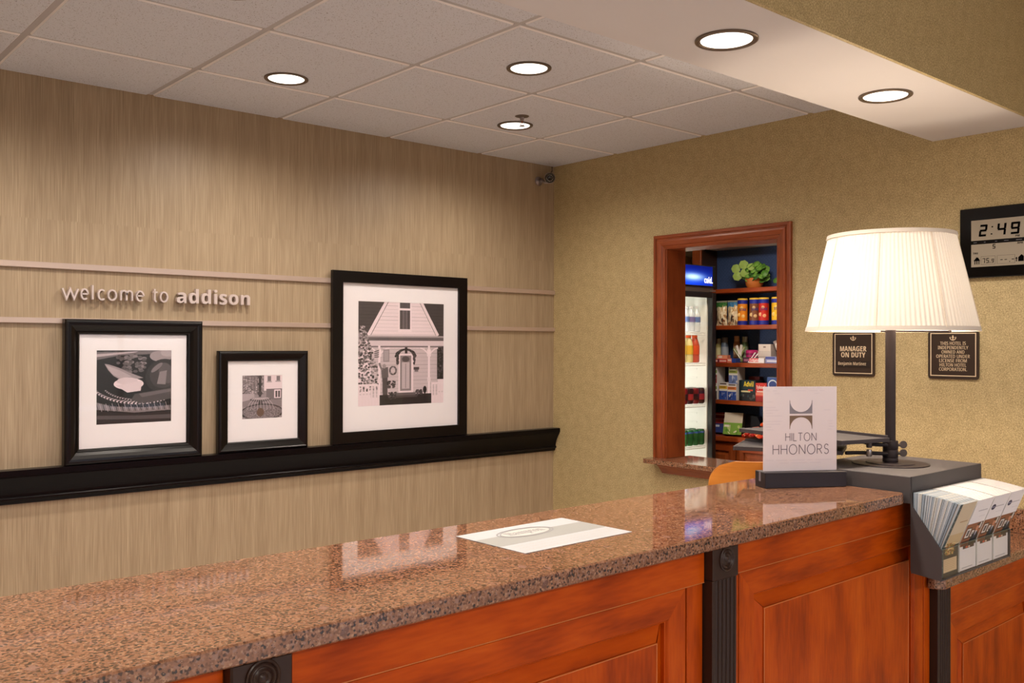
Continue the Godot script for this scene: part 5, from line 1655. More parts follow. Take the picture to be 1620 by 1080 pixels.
func pantry() -> void:
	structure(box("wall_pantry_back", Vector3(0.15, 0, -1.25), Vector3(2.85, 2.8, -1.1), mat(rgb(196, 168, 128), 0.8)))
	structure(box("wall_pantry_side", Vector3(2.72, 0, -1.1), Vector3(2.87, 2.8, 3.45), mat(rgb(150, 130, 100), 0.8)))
	structure(box("ceiling_pantry", Vector3(0.15, 2.62, -1.1), Vector3(2.72, 2.8, 3.45), mat(rgb(214, 208, 200), 0.8)))
	structure(box("trim_pantry_soffit", Vector3(2.19, 2.28, -1.098), Vector3(2.718, 2.618, 1.2), mat(rgb(222, 212, 200), 0.8)))
	# its ceiling lamp
	var lp := thing("unseen_light_panel", "small square ceiling light panel in the pantry beyond the window", "ceiling light", Vector3(1.1, 2.62, 0.5))
	box("panel_frame", Vector3(-0.3, -0.03, -0.3), Vector3(0.3, 0, 0.3), M.white, lp, 0.004)
	box("light_diffuser", Vector3(-0.27, -0.033, -0.27), Vector3(0.27, -0.0305, 0.27), glow(Color(1, 0.95, 0.88), 1.5), lp)
	var l := AreaLight3D.new()
	l.area_size = Vector2(0.5, 0.5)
	l.light_color = Color(1.0, 0.92, 0.82)
	l.light_energy = PANTRY_E
	l.area_range = 8.0
	l.area_attenuation = 2.0
	l.shadow_enabled = true
	l.position = Vector3(0, -0.045, 0)
	l.rotation.x = -PI / 2
	put(l, "panel_light", lp)
	shelving()
	fridge()
	goods()

func shelving() -> void:
	var t := thing("shelving_unit", "built-in cherry wood snack shelves with blue patterned back seen through the window", "shelves")
	# patterned back
	var n := noise(77, 0.05, 1)
	var im := paint(256, 256, func(x, y):
		var k: float = sin(x * 0.196 + 2.0 * n.get_noise_2d(x, y)) * sin(y * 0.196)
		var v := 0.02 if k > 0.25 else 0.0
		return Color(0.21 + v * 1.8, 0.30 + v * 1.8, 0.49 + v * 1.8))
	var bm := tex_mat(im, Vector3(4.5, 4.5, 4.5), 0.5)
	box("back_panel", Vector3(2.425, 0.79, -0.60), Vector3(2.715, 2.2795, 0.9), bm, t)
	box("side_panel", Vector3(2.215, 0.79, -0.674), Vector3(2.715, 2.2795, -0.601), M.espresso, t)
	box("side_panel", Vector3(2.215, 0.79, 0.9005), Vector3(2.715, 2.2795, 0.95), M.casing_v, t)
	box("face_stile", Vector3(2.195, 0.79, -0.676), Vector3(2.2145, 2.2795, -0.592), M.casing_v, t, 0.002)
	box("face_stile", Vector3(2.195, 0.79, 0.87), Vector3(2.2145, 2.2795, 0.952), M.casing_v, t, 0.002)
	for y in [1.947, 1.659, 1.3665, 1.0725]:
		box("shelf", Vector3(2.2, y - 0.033, -0.6005), Vector3(2.4245, y, 0.9), M.shelf_wood, t, 0.003)
	var c := thing("base_cabinet", "cherry wood base cabinet with panelled doors under the snack shelves", "cabinet")
	box("cabinet_body", Vector3(2.215, 0.0, -0.674), Vector3(2.715, 0.749, 0.95), M.casing_v, c)
	box("cabinet_top", Vector3(2.175, 0.75, -0.68), Vector3(2.715, 0.7885, 0.955), M.shelf_wood, c, 0.005)
	var R := Transform3D(Basis(Vector3(0, 0, 1), Vector3(0, 1, 0), Vector3(-1, 0, 0)), Vector3(2.2145, 0, 0))
	for k in 3:
		var z0 := -0.63 + k * 0.385
		var d := Node3D.new()
		put(d, "cabinet_door", c)
		var prof := [Vector2(0, 0), Vector2(0, 0.016), Vector2(0.002, 0.018), Vector2(0.058, 0.018), Vector2(0.064, 0.010), Vector2(0.064, 0)]
		var C := [Vector2(z0, 0.10), Vector2(z0, 0.735), Vector2(z0 + 0.375, 0.735), Vector2(z0 + 0.375, 0.10)]
		for j in 4:
			var st := S()
			member(st, C[j], C[(j + 1) % 4], prof, R)
			obj("door_stile" if j % 2 == 0 else "door_rail", st, M.casing_v if j % 2 == 0 else M.shelf_wood, d)
		var pp := [Vector2(0, 0), Vector2(0, 0.003), Vector2(0.03, 0.013), Vector2(0.03, 0)]
		var st2 := S()
		C = [Vector2(z0 + 0.066, 0.166), Vector2(z0 + 0.066, 0.669), Vector2(z0 + 0.309, 0.669), Vector2(z0 + 0.309, 0.166)]
		for j in 4:
			member(st2, C[j], C[(j + 1) % 4], pp, R)
		bx(st2, Vector3(2.2016, 0.1961, z0 + 0.0961), Vector3(2.214, 0.6389, z0 + 0.2789))
		obj("door_panel", st2, M.casing_v, d)

func fridge() -> void:
	var t := thing("drinks_fridge", "glass-door drinks fridge with a lit blue header reading cold, left of the snack shelves", "fridge")
	var x0 := 1.28; var x1 := 1.942; var z0 := -0.90; var z1 := -0.25
	var blk := mat(rgb(20, 19, 20), 0.35)
	var lin := mat(rgb(232, 232, 226), 0.5)
	box("side_wall", Vector3(x0, 0.04, z0), Vector3(x0 + 0.03, 2.10, z1 - 0.05), blk, t, 0.002)
	box("side_wall", Vector3(x1 - 0.03, 0.04, z0), Vector3(x1, 2.10, z1 - 0.05), blk, t, 0.002)
	box("back_wall", Vector3(x0 + 0.0305, 0.04, z0), Vector3(x1 - 0.0305, 2.10, z0 + 0.03), blk, t)
	box("header_box", Vector3(x0 + 0.0305, 1.905, z0 + 0.0305), Vector3(x1 - 0.0305, 2.10, z1 - 0.0505), blk, t)
	box("base_box", Vector3(x0 + 0.0305, 0.04, z0 + 0.0305), Vector3(x1 - 0.0305, 0.36, z1 - 0.0505), blk, t)
	box("liner_side", Vector3(x0 + 0.0305, 0.361, z0 + 0.0305), Vector3(x0 + 0.05, 1.904, z1 - 0.0505), lin, t)
	box("liner_side", Vector3(x1 - 0.05, 0.361, z0 + 0.0305), Vector3(x1 - 0.0305, 1.904, z1 - 0.0505), lin, t)
	box("liner_back", Vector3(x0 + 0.0505, 0.361, z0 + 0.0305), Vector3(x1 - 0.0505, 1.904, z0 + 0.04), lin, t)
	box("liner_top", Vector3(x0 + 0.0505, 1.885, z0 + 0.0405), Vector3(x1 - 0.0505, 1.904, z1 - 0.0505), lin, t)
	box("liner_floor", Vector3(x0 + 0.0505, 0.361, z0 + 0.0405), Vector3(x1 - 0.0505, 0.38, z1 - 0.0505), lin, t)
	# ribs moulded into the side liner
	for k in 20:
		box("shelf_rib", Vector3(x1 - 0.0535, 0.50 + k * 0.068, z0 + 0.06), Vector3(x1 - 0.0502, 0.512 + k * 0.068, z1 - 0.14), lin, t, 0.0008)
	# lit header sign
	var im := blank(256, 128)
	for y in 128:
		for x in 256:
			var u := x / 255.0; var v := y / 127.0
			var g := exp(-pow((u - 0.62) / 0.22, 2.0)) * exp(-pow((v - 0.58) / 0.2, 2.0))
			var c := Color(0.01, 0.06, 0.42).lerp(Color(0.03, 0.22, 0.85), clampf(v * 1.3 - 0.1, 0, 1) * (1.0 - absf(u - 0.55)))
			im.set_pixel(x, y, c.lerp(Color(0.72, 0.88, 1.0), g))
	var hm := StandardMaterial3D.new()
	hm.albedo_texture = ImageTexture.create_from_image(im)
	hm.emission_enabled = true
	hm.emission_texture = hm.albedo_texture
	hm.emission_operator = BaseMaterial3D.EMISSION_OP_MULTIPLY
	hm.emission = Color.WHITE
	hm.emission_energy_multiplier = 0.8
	hm.roughness = 0.25
	box("header_frame", Vector3(x0, 1.944, z1 - 0.0495), Vector3(x1, 2.102, z1 - 0.006), blk, t, 0.002)
	var st := S()
	card(st, Vector3((x0 + x1) / 2 - 0.012, 2.023, z1 - 0.0055), Vector3(0.305, 0, 0), Vector3(0, 0.0725, 0))
	var sg := obj("lit_sign", st, hm, t)
	words("sign_lettering", "cold.", "bold", 0.062, Vector3(1.905, 1.9705, z1 - 0.0052), glow(Color(1, 1, 1), 0.9), sg, 2, 0.102)
	box("grille", Vector3(x0 + 0.01, 1.904, z1 - 0.0495), Vector3(x1 - 0.01, 1.943, z1 - 0.02), M.dark_steel, t)
	box("door_hinge", Vector3(x1 - 0.055, 1.906, z1 - 0.0195), Vector3(x1 - 0.01, 1.920, z1 + 0.004), M.steel, t, 0.002)
	# glazed door
	var d := Node3D.new()
	put(d, "fridge_door", t)
	st = S()
	bx(st, Vector3(x0, 0.30, z1 - 0.045), Vector3(x0 + 0.045, 1.90, z1), 0.003)
	bx(st, Vector3(x1 - 0.045, 0.30, z1 - 0.045), Vector3(x1, 1.90, z1), 0.003)
	bx(st, Vector3(x0 + 0.045, 1.862, z1 - 0.045), Vector3(x1 - 0.045, 1.90, z1), 0.003)
	bx(st, Vector3(x0 + 0.045, 0.30, z1 - 0.045), Vector3(x1 - 0.045, 0.345, z1), 0.003)
	obj("door_frame", st, blk, d)
	box("glass_pane", Vector3(x0 + 0.045, 0.345, z1 - 0.02), Vector3(x1 - 0.045, 1.862, z1 - 0.014), M.glass, d)
	st = S()
	tube(st, [Vector3(x0 + 0.022, 0.85, z1), Vector3(x0 + 0.022, 0.86, z1 + 0.035), Vector3(x0 + 0.022, 1.34, z1 + 0.035), Vector3(x0 + 0.022, 1.35, z1)], 0.01, 8)
	obj("door_handle", st, M.dark_steel, d)
	# wire shelves
	for y in [1.600, 1.371, 1.061, 0.748]:
		st = S()
		var ys: float = y
		for k in 21:
			var x := x0 + 0.062 + k * 0.0262
			bx(st, Vector3(x, ys - 0.004, z0 + 0.06), Vector3(x + 0.003, ys, -0.2955))
			bx(st, Vector3(x, ys - 0.02, -0.2953), Vector3(x + 0.003, ys + 0.002, -0.2925))
		for z in [z0 + 0.06, z0 + 0.3, -0.2945]:
			bx(st, Vector3(x0 + 0.055, ys - 0.008, z - 0.002), Vector3(x1 - 0.072, ys - 0.0042, z + 0.002))
		bx(st, Vector3(x0 + 0.055, ys - 0.024, -0.296), Vector3(x1 - 0.072, ys - 0.019, -0.292))
		obj("wire_shelf", st, mat(rgb(225, 224, 220), 0.4), t)
	# light strip behind the left door post, and its light
	box("light_strip", Vector3(x0 + 0.0505, 0.5, z1 - 0.062), Vector3(x0 + 0.064, 1.84, z1 - 0.052), glow(Color(1, 1, 0.96), 0.9), t)
	var l := AreaLight3D.new()
	l.area_size = Vector2(0.016, 1.34)
	l.light_color = Color(1.0, 0.99, 0.95)
	l.light_energy = FRIDGE_E
	l.area_range = 5.0
	l.area_attenuation = 2.0
	l.shadow_enabled = true
	l.position = Vector3(x0 + 0.0715, 1.17, z1 - 0.066)
	l.rotation.y = -0.85
	put(l, "strip_light", t)

func bottle_profile(r: float, h: float, neck: float) -> Array:
	return [Vector2(0, 0.002), Vector2(r * 0.8, 0.0), Vector2(r, 0.006), Vector2(r, h * 0.24), Vector2(r * 0.95, h * 0.27), Vector2(r, h * 0.30), Vector2(r, h * 0.62), Vector2(r * 0.85, h * 0.74), Vector2(neck * 1.15, h * 0.87), Vector2(neck, h * 0.90), Vector2(neck, h * 0.93)]

func goods() -> void:
	# fridge: water bottles
	var plastic := StandardMaterial3D.new()
	plastic.transparency = BaseMaterial3D.TRANSPARENCY_ALPHA
	plastic.albedo_color = Color(0.92, 0.95, 0.97, 0.32)
	plastic.roughness = 0.1
	var wp := bottle_profile(0.031, 0.195, 0.012)
	var fx := [1.672, 1.738, 1.804, 1.606]
	var wl := ["rightmost but one of the water bottles on the top fridge shelf", "second water bottle from the window jamb on the top fridge shelf", "", ""]
	var band := func(r: float, y0: float, y1: float) -> Array:
		return [Vector2(r, y0), Vector2(r + 0.0008, y0), Vector2(r + 0.0008, y1), Vector2(r, y1)]
	var k := 0
	for row in 2:
		for q in [[1.800, "rightmost"], [1.734, "middle one"], [1.668, "by the window jamb"]]:
			var lb: String = "clear water bottle on the top fridge shelf, " + ("front row, " if row == 0 else "back row, ") + str(q[1])
			can_of("water_bottle", lb, "bottle", Vector3(q[0] - row * 0.012, 1.601, -0.327 - row * 0.075), wp, plastic, [["label_band", band.call(0.0312, 0.075, 0.115), mat([rgb(96, 120, 176), rgb(120, 110, 160)][k % 2], 0.4)], ["cap", [Vector2(0.0135, 0.180), Vector2(0.0135, 0.194), Vector2(0, 0.1945)], mat(rgb(235, 236, 238), 0.4)]], "water bottles in the fridge")
			k += 1
	# sports drinks
	var gp := bottle_profile(0.036, 0.205, 0.019)
	var gi := 0
	for q in [[1.712, rgb(226, 214, 150), "pale yellow"], [1.788, rgb(196, 84, 60), "red"], [1.635, rgb(228, 220, 160), "creamy yellow, partly hidden"]]:
		can_of("sports_drink", "sports drink bottle with orange cap, " + str(q[2]) + ", on the second fridge shelf", "bottle", Vector3(q[0], 1.372, -0.333), gp, mat(q[1], 0.2), [["label_band", band.call(0.0362, 0.062, 0.128), mat([rgb(236, 190, 60), rgb(222, 84, 36), rgb(236, 200, 80)][gi], 0.4)], ["cap", [Vector2(0.021, 0.186), Vector2(0.021, 0.208), Vector2(0, 0.209)], mat(rgb(232, 92, 30), 0.4)]], "sports drinks in the fridge")
		gi += 1
	# cans
	var cp := [Vector2(0, 0.003), Vector2(0.023, 0.0), Vector2(0.026, 0.003), Vector2(0.0315, 0.012), Vector2(0.0315, 0.104), Vector2(0.0275, 0.114), Vector2(0.0265, 0.117), Vector2(0.0255, 0.115), Vector2(0, 0.114)]
	var rim := [Vector2(0.0245, 0.1165), Vector2(0.0272, 0.1165), Vector2(0.0272, 0.1185), Vector2(0.0245, 0.1185)]
	for row in 2:
		for c in 4:
			var x := 1.650 + c * 0.0672
			var where: String = ["by the window jamb", "second from the jamb", "third from the jamb", "rightmost"][c]
			can_of("soda_can", "dark red soda can on the third fridge shelf, " + ("front row, " if row == 0 else "back row, ") + where, "can", Vector3(x - row * 0.008, 1.062, -0.327 - row * 0.07), cp, mat([rgb(120, 24, 28), rgb(52, 16, 18)][c % 2], 0.3, 0.3), [["can_rim", rim, M.steel], ["label_band", band.call(0.0316, 0.03, 0.075), mat([rgb(44, 20, 20), rgb(160, 40, 44)][c % 2], 0.3)]], "soda cans in the fridge")
			can_of("green_can", "green soda can on the lowest fridge shelf, " + ("front row, " if row == 0 else "back row, ") + where, "can", Vector3(x - row * 0.008, 0.749, -0.327 - row * 0.07), cp, mat(rgb(34, 112, 58), 0.3, 0.3), [["can_rim", rim, M.steel], ["label_band", band.call(0.0316, 0.092, 0.104), mat(rgb(60, 96, 170), 0.3)]], "green cans in the fridge")
	# plant on the top shelf
	var pt := thing("potted_plant", "leafy green plant in a terracotta pot on the top pantry shelf", "plant", Vector3(2.33, 1.9475, -0.175))
	var st := S()
	lathe(st, [Vector2(0, 0), Vector2(0.05, 0), Vector2(0.066, 0.03), Vector2(0.073, 0.068), Vector2(0.074, 0.078), Vector2(0.070, 0.080), Vector2(0.064, 0.070), Vector2(0, 0.066)], 28)
	obj("flower_pot", st, mat(rgb(196, 116, 52), 0.5), pt)
	var lrng := RandomNumberGenerator.new()
	lrng.seed = 5
	var heads := [[-0.048, 0.186, 0.036, 1], [-0.121, 0.159, 0.036, 1], [-0.107, 0.100, 0.036, 1], [-0.040, 0.121, 0.034, 1], [0.02, 0.165, 0.028, 1]]
	for i in 85:
		var a := lrng.randf() * TAU
		var rr := 0.11 * sqrt(lrng.randf())
		var zz := cos(a) * rr + 0.045
		var yy := 0.07 + (0.13 - 0.45 * absf(zz - 0.04)) * lrng.randf()
		heads.append([clampf(zz, -0.16, 0.225), maxf(0.05, yy), 0.017 + lrng.randf() * 0.014, 0])
	heads.append([0.215, 0.055, 0.026, 0])
	heads.append([0.09, 0.07, 0.036, 0])
	var greens := [mat(rgb(74, 124, 46), 0.5), mat(rgb(108, 158, 64), 0.5), mat(rgb(56, 102, 42), 0.5), mat(rgb(150, 184, 96), 0.5)]
	var stems := S()
	for i in heads.size():
		var hd: Array = heads[i]
		var p := Vector3((-0.075 if hd[3] else -0.01 - 0.06 * lrng.randf()), hd[1], hd[0])
		tube(stems, [Vector3(0, 0.07, hd[0] * 0.12), Vector3(p.x * 0.4, hd[1] * 0.6 + 0.03, hd[0] * 0.55), p + Vector3(0.004, 0, 0)], 0.0018, 5)
		var nrm := Vector3(-1.0, 0.5 + lrng.randf() * 0.7, (lrng.randf() - 0.5) * 0.9 + hd[0] * 1.5).normalized()
		if hd[3]: nrm = Vector3(-0.85, 0.12, 0.5 + hd[0]).normalized()
		var ux := nrm.cross(Vector3.UP).normalized()
		var uy := ux.cross(nrm)
		st = S()
		var r: float = hd[2]
		var m := 14
		var prev := Vector3.ZERO
		for j in m + 1:
			var a := TAU * j / m
			var rad := r * (1.0 + 0.05 * cos(a * 7.0)) * (0.86 if absf(a - PI * 1.5) < 0.2 else 1.0)
			var q := p + ux * cos(a) * rad + uy * sin(a) * rad - nrm * r * 0.22
			if j > 0:
				tri(st, p + nrm * r * 0.08, prev, q, (nrm + (prev + q - 2 * p).normalized() * 0.35).normalized())
				tri(st, p - nrm * 0.001, prev - nrm * 0.001, q - nrm * 0.001, -nrm)
			prev = q
		obj("leaf", st, greens[3] if hd[3] else greens[lrng.randi() % 3], pt)
	obj("stems", stems, greens[2], pt)
	# crisp canisters and bags on the second shelf
	var cs := [[-0.236, 2.262, rgb(232, 140, 30), "orange", "at the left of the canisters"], [-0.172, 2.335, rgb(226, 130, 36), "orange", "set back behind the leftmost one"], [-0.123, 2.258, rgb(124, 74, 52), "brown", "between the orange and red ones"], [-0.041, 2.258, rgb(196, 40, 34), "red", "beside the brown one"], [0.022, 2.335, rgb(222, 180, 40), "yellow", "set back beside the red one"], [0.075, 2.258, rgb(236, 186, 34), "yellow", "at the right by the window frame"]]
	for q in cs:
		var t := can_of("crisp_canister", str(q[3]) + " crisp canister on the second pantry shelf, " + str(q[4]), "canister", Vector3(q[1], 1.6595, q[0]), [Vector2(0, 0.0), Vector2(0.0385, 0.0), Vector2(0.0385, 0.20), Vector2(0, 0.20)], mat(q[2], 0.4), [["lower_band", band.call(0.0386, 0.002, 0.034), mat(rgb(34, 44, 150), 0.4)], ["upper_band", band.call(0.0386, 0.166, 0.196), mat(rgb(34, 44, 150), 0.4)], ["lid", [Vector2(0.0395, 0.196), Vector2(0.0395, 0.207), Vector2(0.037, 0.209), Vector2(0, 0.209)], mat(rgb(228, 190, 60), 0.4)]], "crisp canisters on the second shelf")
		t.rotation.y = 0.55
		for e in [[-0.02, 0.08, 0.016], [0.006, 0.07, 0.014], [-0.004, 0.135, 0.012]]:
			st = S()
			lathe(st, [Vector2(e[2], 0.0), Vector2(e[2] * 0.8, 0.0015), Vector2(0, 0.002)], 12, Transform3D(Basis(Vector3(0, 0, 1), Vector3(-1, 0, 0), Vector3(0, 1, 0)), Vector3(-sqrt(0.0386 * 0.0386 - e[0] * e[0]) * 0.985, e[1], e[0])))
			obj("crisp_picture", st, mat(Color(q[2]).lerp(rgb(240, 214, 150), 0.7), 0.5), t)
		words("lettering", "STAX", "bold", 0.028, Vector3(-0.0392, 0.112, 0.004), mat(rgb(30, 36, 120), 0.4), t, 1, 0.05, 0.0008, Basis(Vector3(0, 0, 1), Vector3(0, 1, 0), Vector3(-1, 0, 0)))
	var bl := [["bag with a green top, leftmost on the second shelf beside the fridge", -0.442, rgb(60, 120, 60)], ["bag with a blue top, between the green-topped bag and the canisters", -0.334, rgb(70, 130, 180)]]
	for q in bl:
		var t := thing("snack_bag", "cream snack " + str(q[0]), "snack bag", Vector3(2.275, 1.6595, q[1]), -PI / 2, "snack bags on the second shelf")
		var im := blank(96, 160, rgb(226, 214, 186))
		fillp(im, [[0, 0], [1, 0], [1, 0.14], [0.6, 0.22], [0.2, 0.17], [0, 0.24]], q[2])
		crinkle(im, 16, [rgb(238, 226, 196), rgb(206, 176, 130), rgb(196, 160, 110)], 0.25, 0.62)
		crinkle(im, 14, [rgb(130, 84, 56), rgb(214, 196, 160), rgb(60, 48, 44), rgb(170, 130, 90)], 0.62, 0.95)
		var mb := printed(im, 0.35)
		st = S()
		var nx := 8; var ny := 10
		var pb := func(i: int, j: int, s: float) -> Vector3:
			var u := 2.0 * i / nx - 1.0; var v := float(j) / ny
			var puff := 0.028 * (1.0 - u * u) * sin(PI * clampf(v * 0.95 + 0.05, 0, 1)) + 0.0005
			return Vector3(u * (0.052 - 0.004 * sin(v * PI)), v * 0.185, s * puff + 0.002 * sin(u * 9.0 + v * 14.0))
		for s in [1.0, -1.0]:
			for i in nx:
				for j in ny:
					var a: Vector3 = pb.call(i, j, s); var b: Vector3 = pb.call(i + 1, j, s); var c: Vector3 = pb.call(i + 1, j + 1, s); var d: Vector3 = pb.call(i, j + 1, s)
					var nn: Vector3 = (b - a).cross(d - a).normalized() * s
					var ua := Vector2(float(i) / nx, 1.0 - float(j) / ny); var ub := Vector2(float(i + 1) / nx, ua.y); var uc := Vector2(ub.x, 1.0 - float(j + 1) / ny); var ud := Vector2(ua.x, uc.y)
					tri(st, a, b, c, nn, nn, nn, ua, ub, uc)
					tri(st, a, c, d, nn, nn, nn, ua, uc, ud)
		obj("bag_film", st, mb, t)
		box("header_seal", Vector3(-0.05, 0.1855, -0.0015), Vector3(0.05, 0.198, 0.0015), mat(rgb(150, 150, 140), 0.4), t)
	toiletries()
	remedies()

func toiletries() -> void:
	var y := 1.367
	var bt := [["toiletry_bottle", "pale yellow toiletry bottle half behind the fridge on the third shelf", -0.54, 2.37, 0.024, 0.19, rgb(206, 200, 130), rgb(220, 216, 190)], ["toiletry_bottle", "blue grey toiletry bottle with dark lettering on the third shelf", -0.474, 2.36, 0.030, 0.20, rgb(104, 122, 150), rgb(170, 176, 186)], ["toiletry_bottle", "tan toiletry bottle with a peach cap on the third shelf", -0.375, 2.385, 0.028, 0.21, rgb(176, 124, 84), rgb(226, 178, 140)], ["toiletry_bottle", "green toiletry bottle with a grey cap on the third shelf", -0.300, 2.385, 0.028, 0.205, rgb(110, 146, 110), rgb(176, 186, 170)]]
	for q in bt:
		var r: float = q[4]; var h: float = q[5]
		can_of(q[0], q[1], "bottle", Vector3(q[3], y, q[2]), [Vector2(0, 0), Vector2(r * 0.92, 0), Vector2(r, 0.006), Vector2(r, h * 0.72), Vector2(r * 0.8, h * 0.79), Vector2(0, h * 0.79)], mat(q[6], 0.35), [["cap", [Vector2(r * 0.78, h * 0.79), Vector2(r * 0.76, h * 0.99), Vector2(r * 0.7, h), Vector2(0, h)], mat(q[7], 0.4)], ["label_band", [Vector2(r, h * 0.2), Vector2(r + 0.0008, h * 0.2), Vector2(r + 0.0008, h * 0.62), Vector2(r, h * 0.62)], mat(Color(q[6]).lerp(rgb(240, 240, 236), 0.35), 0.4)]], "toiletry bottles on the third shelf")
	can_of("deodorant_jar", "round magenta jar among the toiletries on the third shelf", "jar", Vector3(2.285, 1.411, -0.165), [Vector2(0, 0), Vector2(0.044, 0), Vector2(0.046, 0.004), Vector2(0.046, 0.05), Vector2(0.04, 0.056), Vector2(0, 0.057)], mat(rgb(176, 36, 104), 0.35), [["jar_band", [Vector2(0.0462, 0.016), Vector2(0.0468, 0.016), Vector2(0.0468, 0.032), Vector2(0.0462, 0.032)], mat(rgb(120, 20, 70), 0.35)]], "")
	var pim := func(base: Color, bits: Array) -> Image:
		var im := blank(96, 64, base)
		for b in bits:
			fillr(im, b[0], b[1], b[2], b[3], b[4])
		return im
	carton("toiletry_carton", "dark flat carton carrying the magenta jar on the third shelf", "carton", Vector3(2.285, y, -0.165), Vector3(0.1, 0.043, 0.10), rgb(56, 30, 44), pim.call(rgb(70, 34, 50), [[0.1, 0.3, 0.8, 0.7, rgb(150, 90, 120)]]))
	carton("toiletry_carton", "red striped low carton at the left front of the third shelf", "carton", Vector3(2.24, y, -0.41), Vector3(0.06, 0.028, 0.12), rgb(196, 60, 60), pim.call(rgb(206, 84, 80), [[0, 0.4, 1, 0.7, rgb(236, 210, 206)], [0.3, 0, 0.45, 1, rgb(120, 40, 60)]]))
	carton("toiletry_carton", "peach carton lying on the red striped one on the third shelf", "carton", Vector3(2.245, y + 0.0285, -0.40), Vector3(0.05, 0.03, 0.09), rgb(214, 130, 100), pim.call(rgb(226, 150, 120), [[0.1, 0.2, 0.5, 0.8, rgb(240, 220, 214)]]), "", 0.1)
	carton("toiletry_carton", "pink and blue low carton in the front of the third shelf", "carton", Vector3(2.235, y, -0.30), Vector3(0.055, 0.034, 0.085), rgb(40, 60, 130), pim.call(rgb(226, 130, 110), [[0.55, 0, 1, 1, rgb(40, 64, 150)], [0.1, 0.3, 0.5, 0.6, rgb(240, 220, 220)]]), "", -0.08)
	carton("toothpaste_carton", "red and white toothpaste carton lying at the front of the third shelf", "carton", Vector3(2.232, y, -0.075), Vector3(0.04, 0.038, 0.13), rgb(222, 216, 222), pim.call(rgb(206, 40, 60), [[0.62, 0, 1, 1, rgb(226, 222, 232)], [0, 0.78, 1, 1, rgb(232, 226, 230)]]), "", 0.06)
	var tp := find_child("toothpaste_carton", false, false)
	if tp:
		words("lettering", "Colgate", "bold", 0.028, Vector3(-0.058, 0.013, 0.0208), mat(rgb(240, 236, 238), 0.4), tp, 0, 0.075)
	carton("toothpaste_carton", "long blue and lilac toothpaste carton at the right front of the third shelf", "carton", Vector3(2.25, y, 0.058), Vector3(0.05, 0.052, 0.125), rgb(120, 124, 176), pim.call(rgb(140, 144, 196), [[0, 0.1, 0.7, 0.35, rgb(60, 70, 150)], [0.1, 0.55, 0.9, 0.8, rgb(214, 214, 234)]]), "", -0.05)
	carton("white_carton", "small white carton standing on another behind the toothpaste on the third shelf", "carton", Vector3(2.345, y + 0.0905, -0.068), Vector3(0.07, 0.055, 0.11), rgb(220, 208, 202), pim.call(rgb(226, 214, 208), [[0.4, 0.3, 0.6, 0.5, rgb(150, 130, 126)]]))
	carton("white_carton", "small white carton underneath another behind the toothpaste on the third shelf", "carton", Vector3(2.35, y, -0.068), Vector3(0.09, 0.090, 0.12), rgb(206, 196, 192), pim.call(rgb(214, 204, 200), [[0, 0.45, 1, 0.5, rgb(150, 140, 138)]]))
	# leaning tube and bundled brushes
	var t := thing("paste_tube", "white tube leaning to the left at the right of the third shelf", "tube", Vector3(2.33, y, 0.075), -PI / 2)
	var st := S()
	var ax := Vector3(-0.42, 0.9, 0.0).normalized()
	var rgt := Vector3(0, 0, 1).cross(ax).normalized() * -1.0
	lathe(st, [Vector2(0, 0.012), Vector2(0.020, 0.012), Vector2(0.021, 0.016), Vector2(0.021, 0.14), Vector2(0.018, 0.165), Vector2(0, 0.166)], 18, Transform3D(Basis(rgt, ax, rgt.cross(ax)), Vector3(0.02, 0.002, 0)))
	obj("tube_body", st, mat(rgb(214, 200, 196), 0.4), t)
	st = S()
	lathe(st, [Vector2(0, 0.166), Vector2(0.02, 0.166), Vector2(0.021, 0.185), Vector2(0, 0.186)], 18, Transform3D(Basis(rgt, ax, rgt.cross(ax)), Vector3(0.02, 0.002, 0)))
	obj("tube_cap", st, mat(rgb(190, 170, 170), 0.4), t)
	t = thing("toothbrush_pack", "bundle of white and green toothbrush packs standing on the low cartons", "toothbrushes", Vector3(2.305, y, -0.285), -PI / 2)
	for q in [[-0.03, 0.5, rgb(150, 170, 110)], [-0.012, 0.15, rgb(226, 220, 220)], [0.010, -0.35, rgb(222, 216, 218)], [0.025, -0.7, rgb(130, 150, 100)]]:
		st = S()
		var xf := Transform3D(Basis(Vector3(0, 0, 1), -q[1]), Vector3(q[0], 0.012, 0.0 + q[0] * 0.3))
		bx(st, Vector3(-0.011, 0, -0.003), Vector3(0.011, 0.13, 0.003), 0.001, xf)
		obj("brush_card", st, mat(q[2], 0.4), t)
		st = S()
		tube(st, [xf * Vector3(0, 0.02, 0.006), xf * Vector3(0, 0.08, 0.007), xf * Vector3(0.002, 0.122, 0.006)], 0.003, 6)
		obj("toothbrush", st, mat(rgb(235, 230, 232), 0.4), t)
	for q in [[-0.155, 0.5], [-0.135, 0.25]]:
		t = thing("wrapped_brush", ("white wrapped toothbrush leaning before the magenta jar, lower one" if q[1] > 0.4 else "white wrapped toothbrush leaning before the magenta jar, steeper one"), "toothbrush", Vector3(2.222, y + 0.004, q[0]), -PI / 2)
		st = S()
		var d := Vector3(sin(0.9 - q[1] * 0.4), cos(0.9 - q[1] * 0.4), 0)
		tube(st, [Vector3.ZERO, d * 0.05, d * 0.075], 0.004, 8)
		obj("brush_handle", st, mat(rgb(232, 224, 226), 0.4), t)
		st = S()
		bx(st, Vector3(-0.005, 0.076, -0.004), Vector3(0.005, 0.1, 0.004), 0.001, Transform3D(Basis(Vector3(0, 0, 1), -(0.9 - q[1] * 0.4)), Vector3.ZERO))
		obj("brush_head", st, mat(rgb(214, 206, 212), 0.4), t)

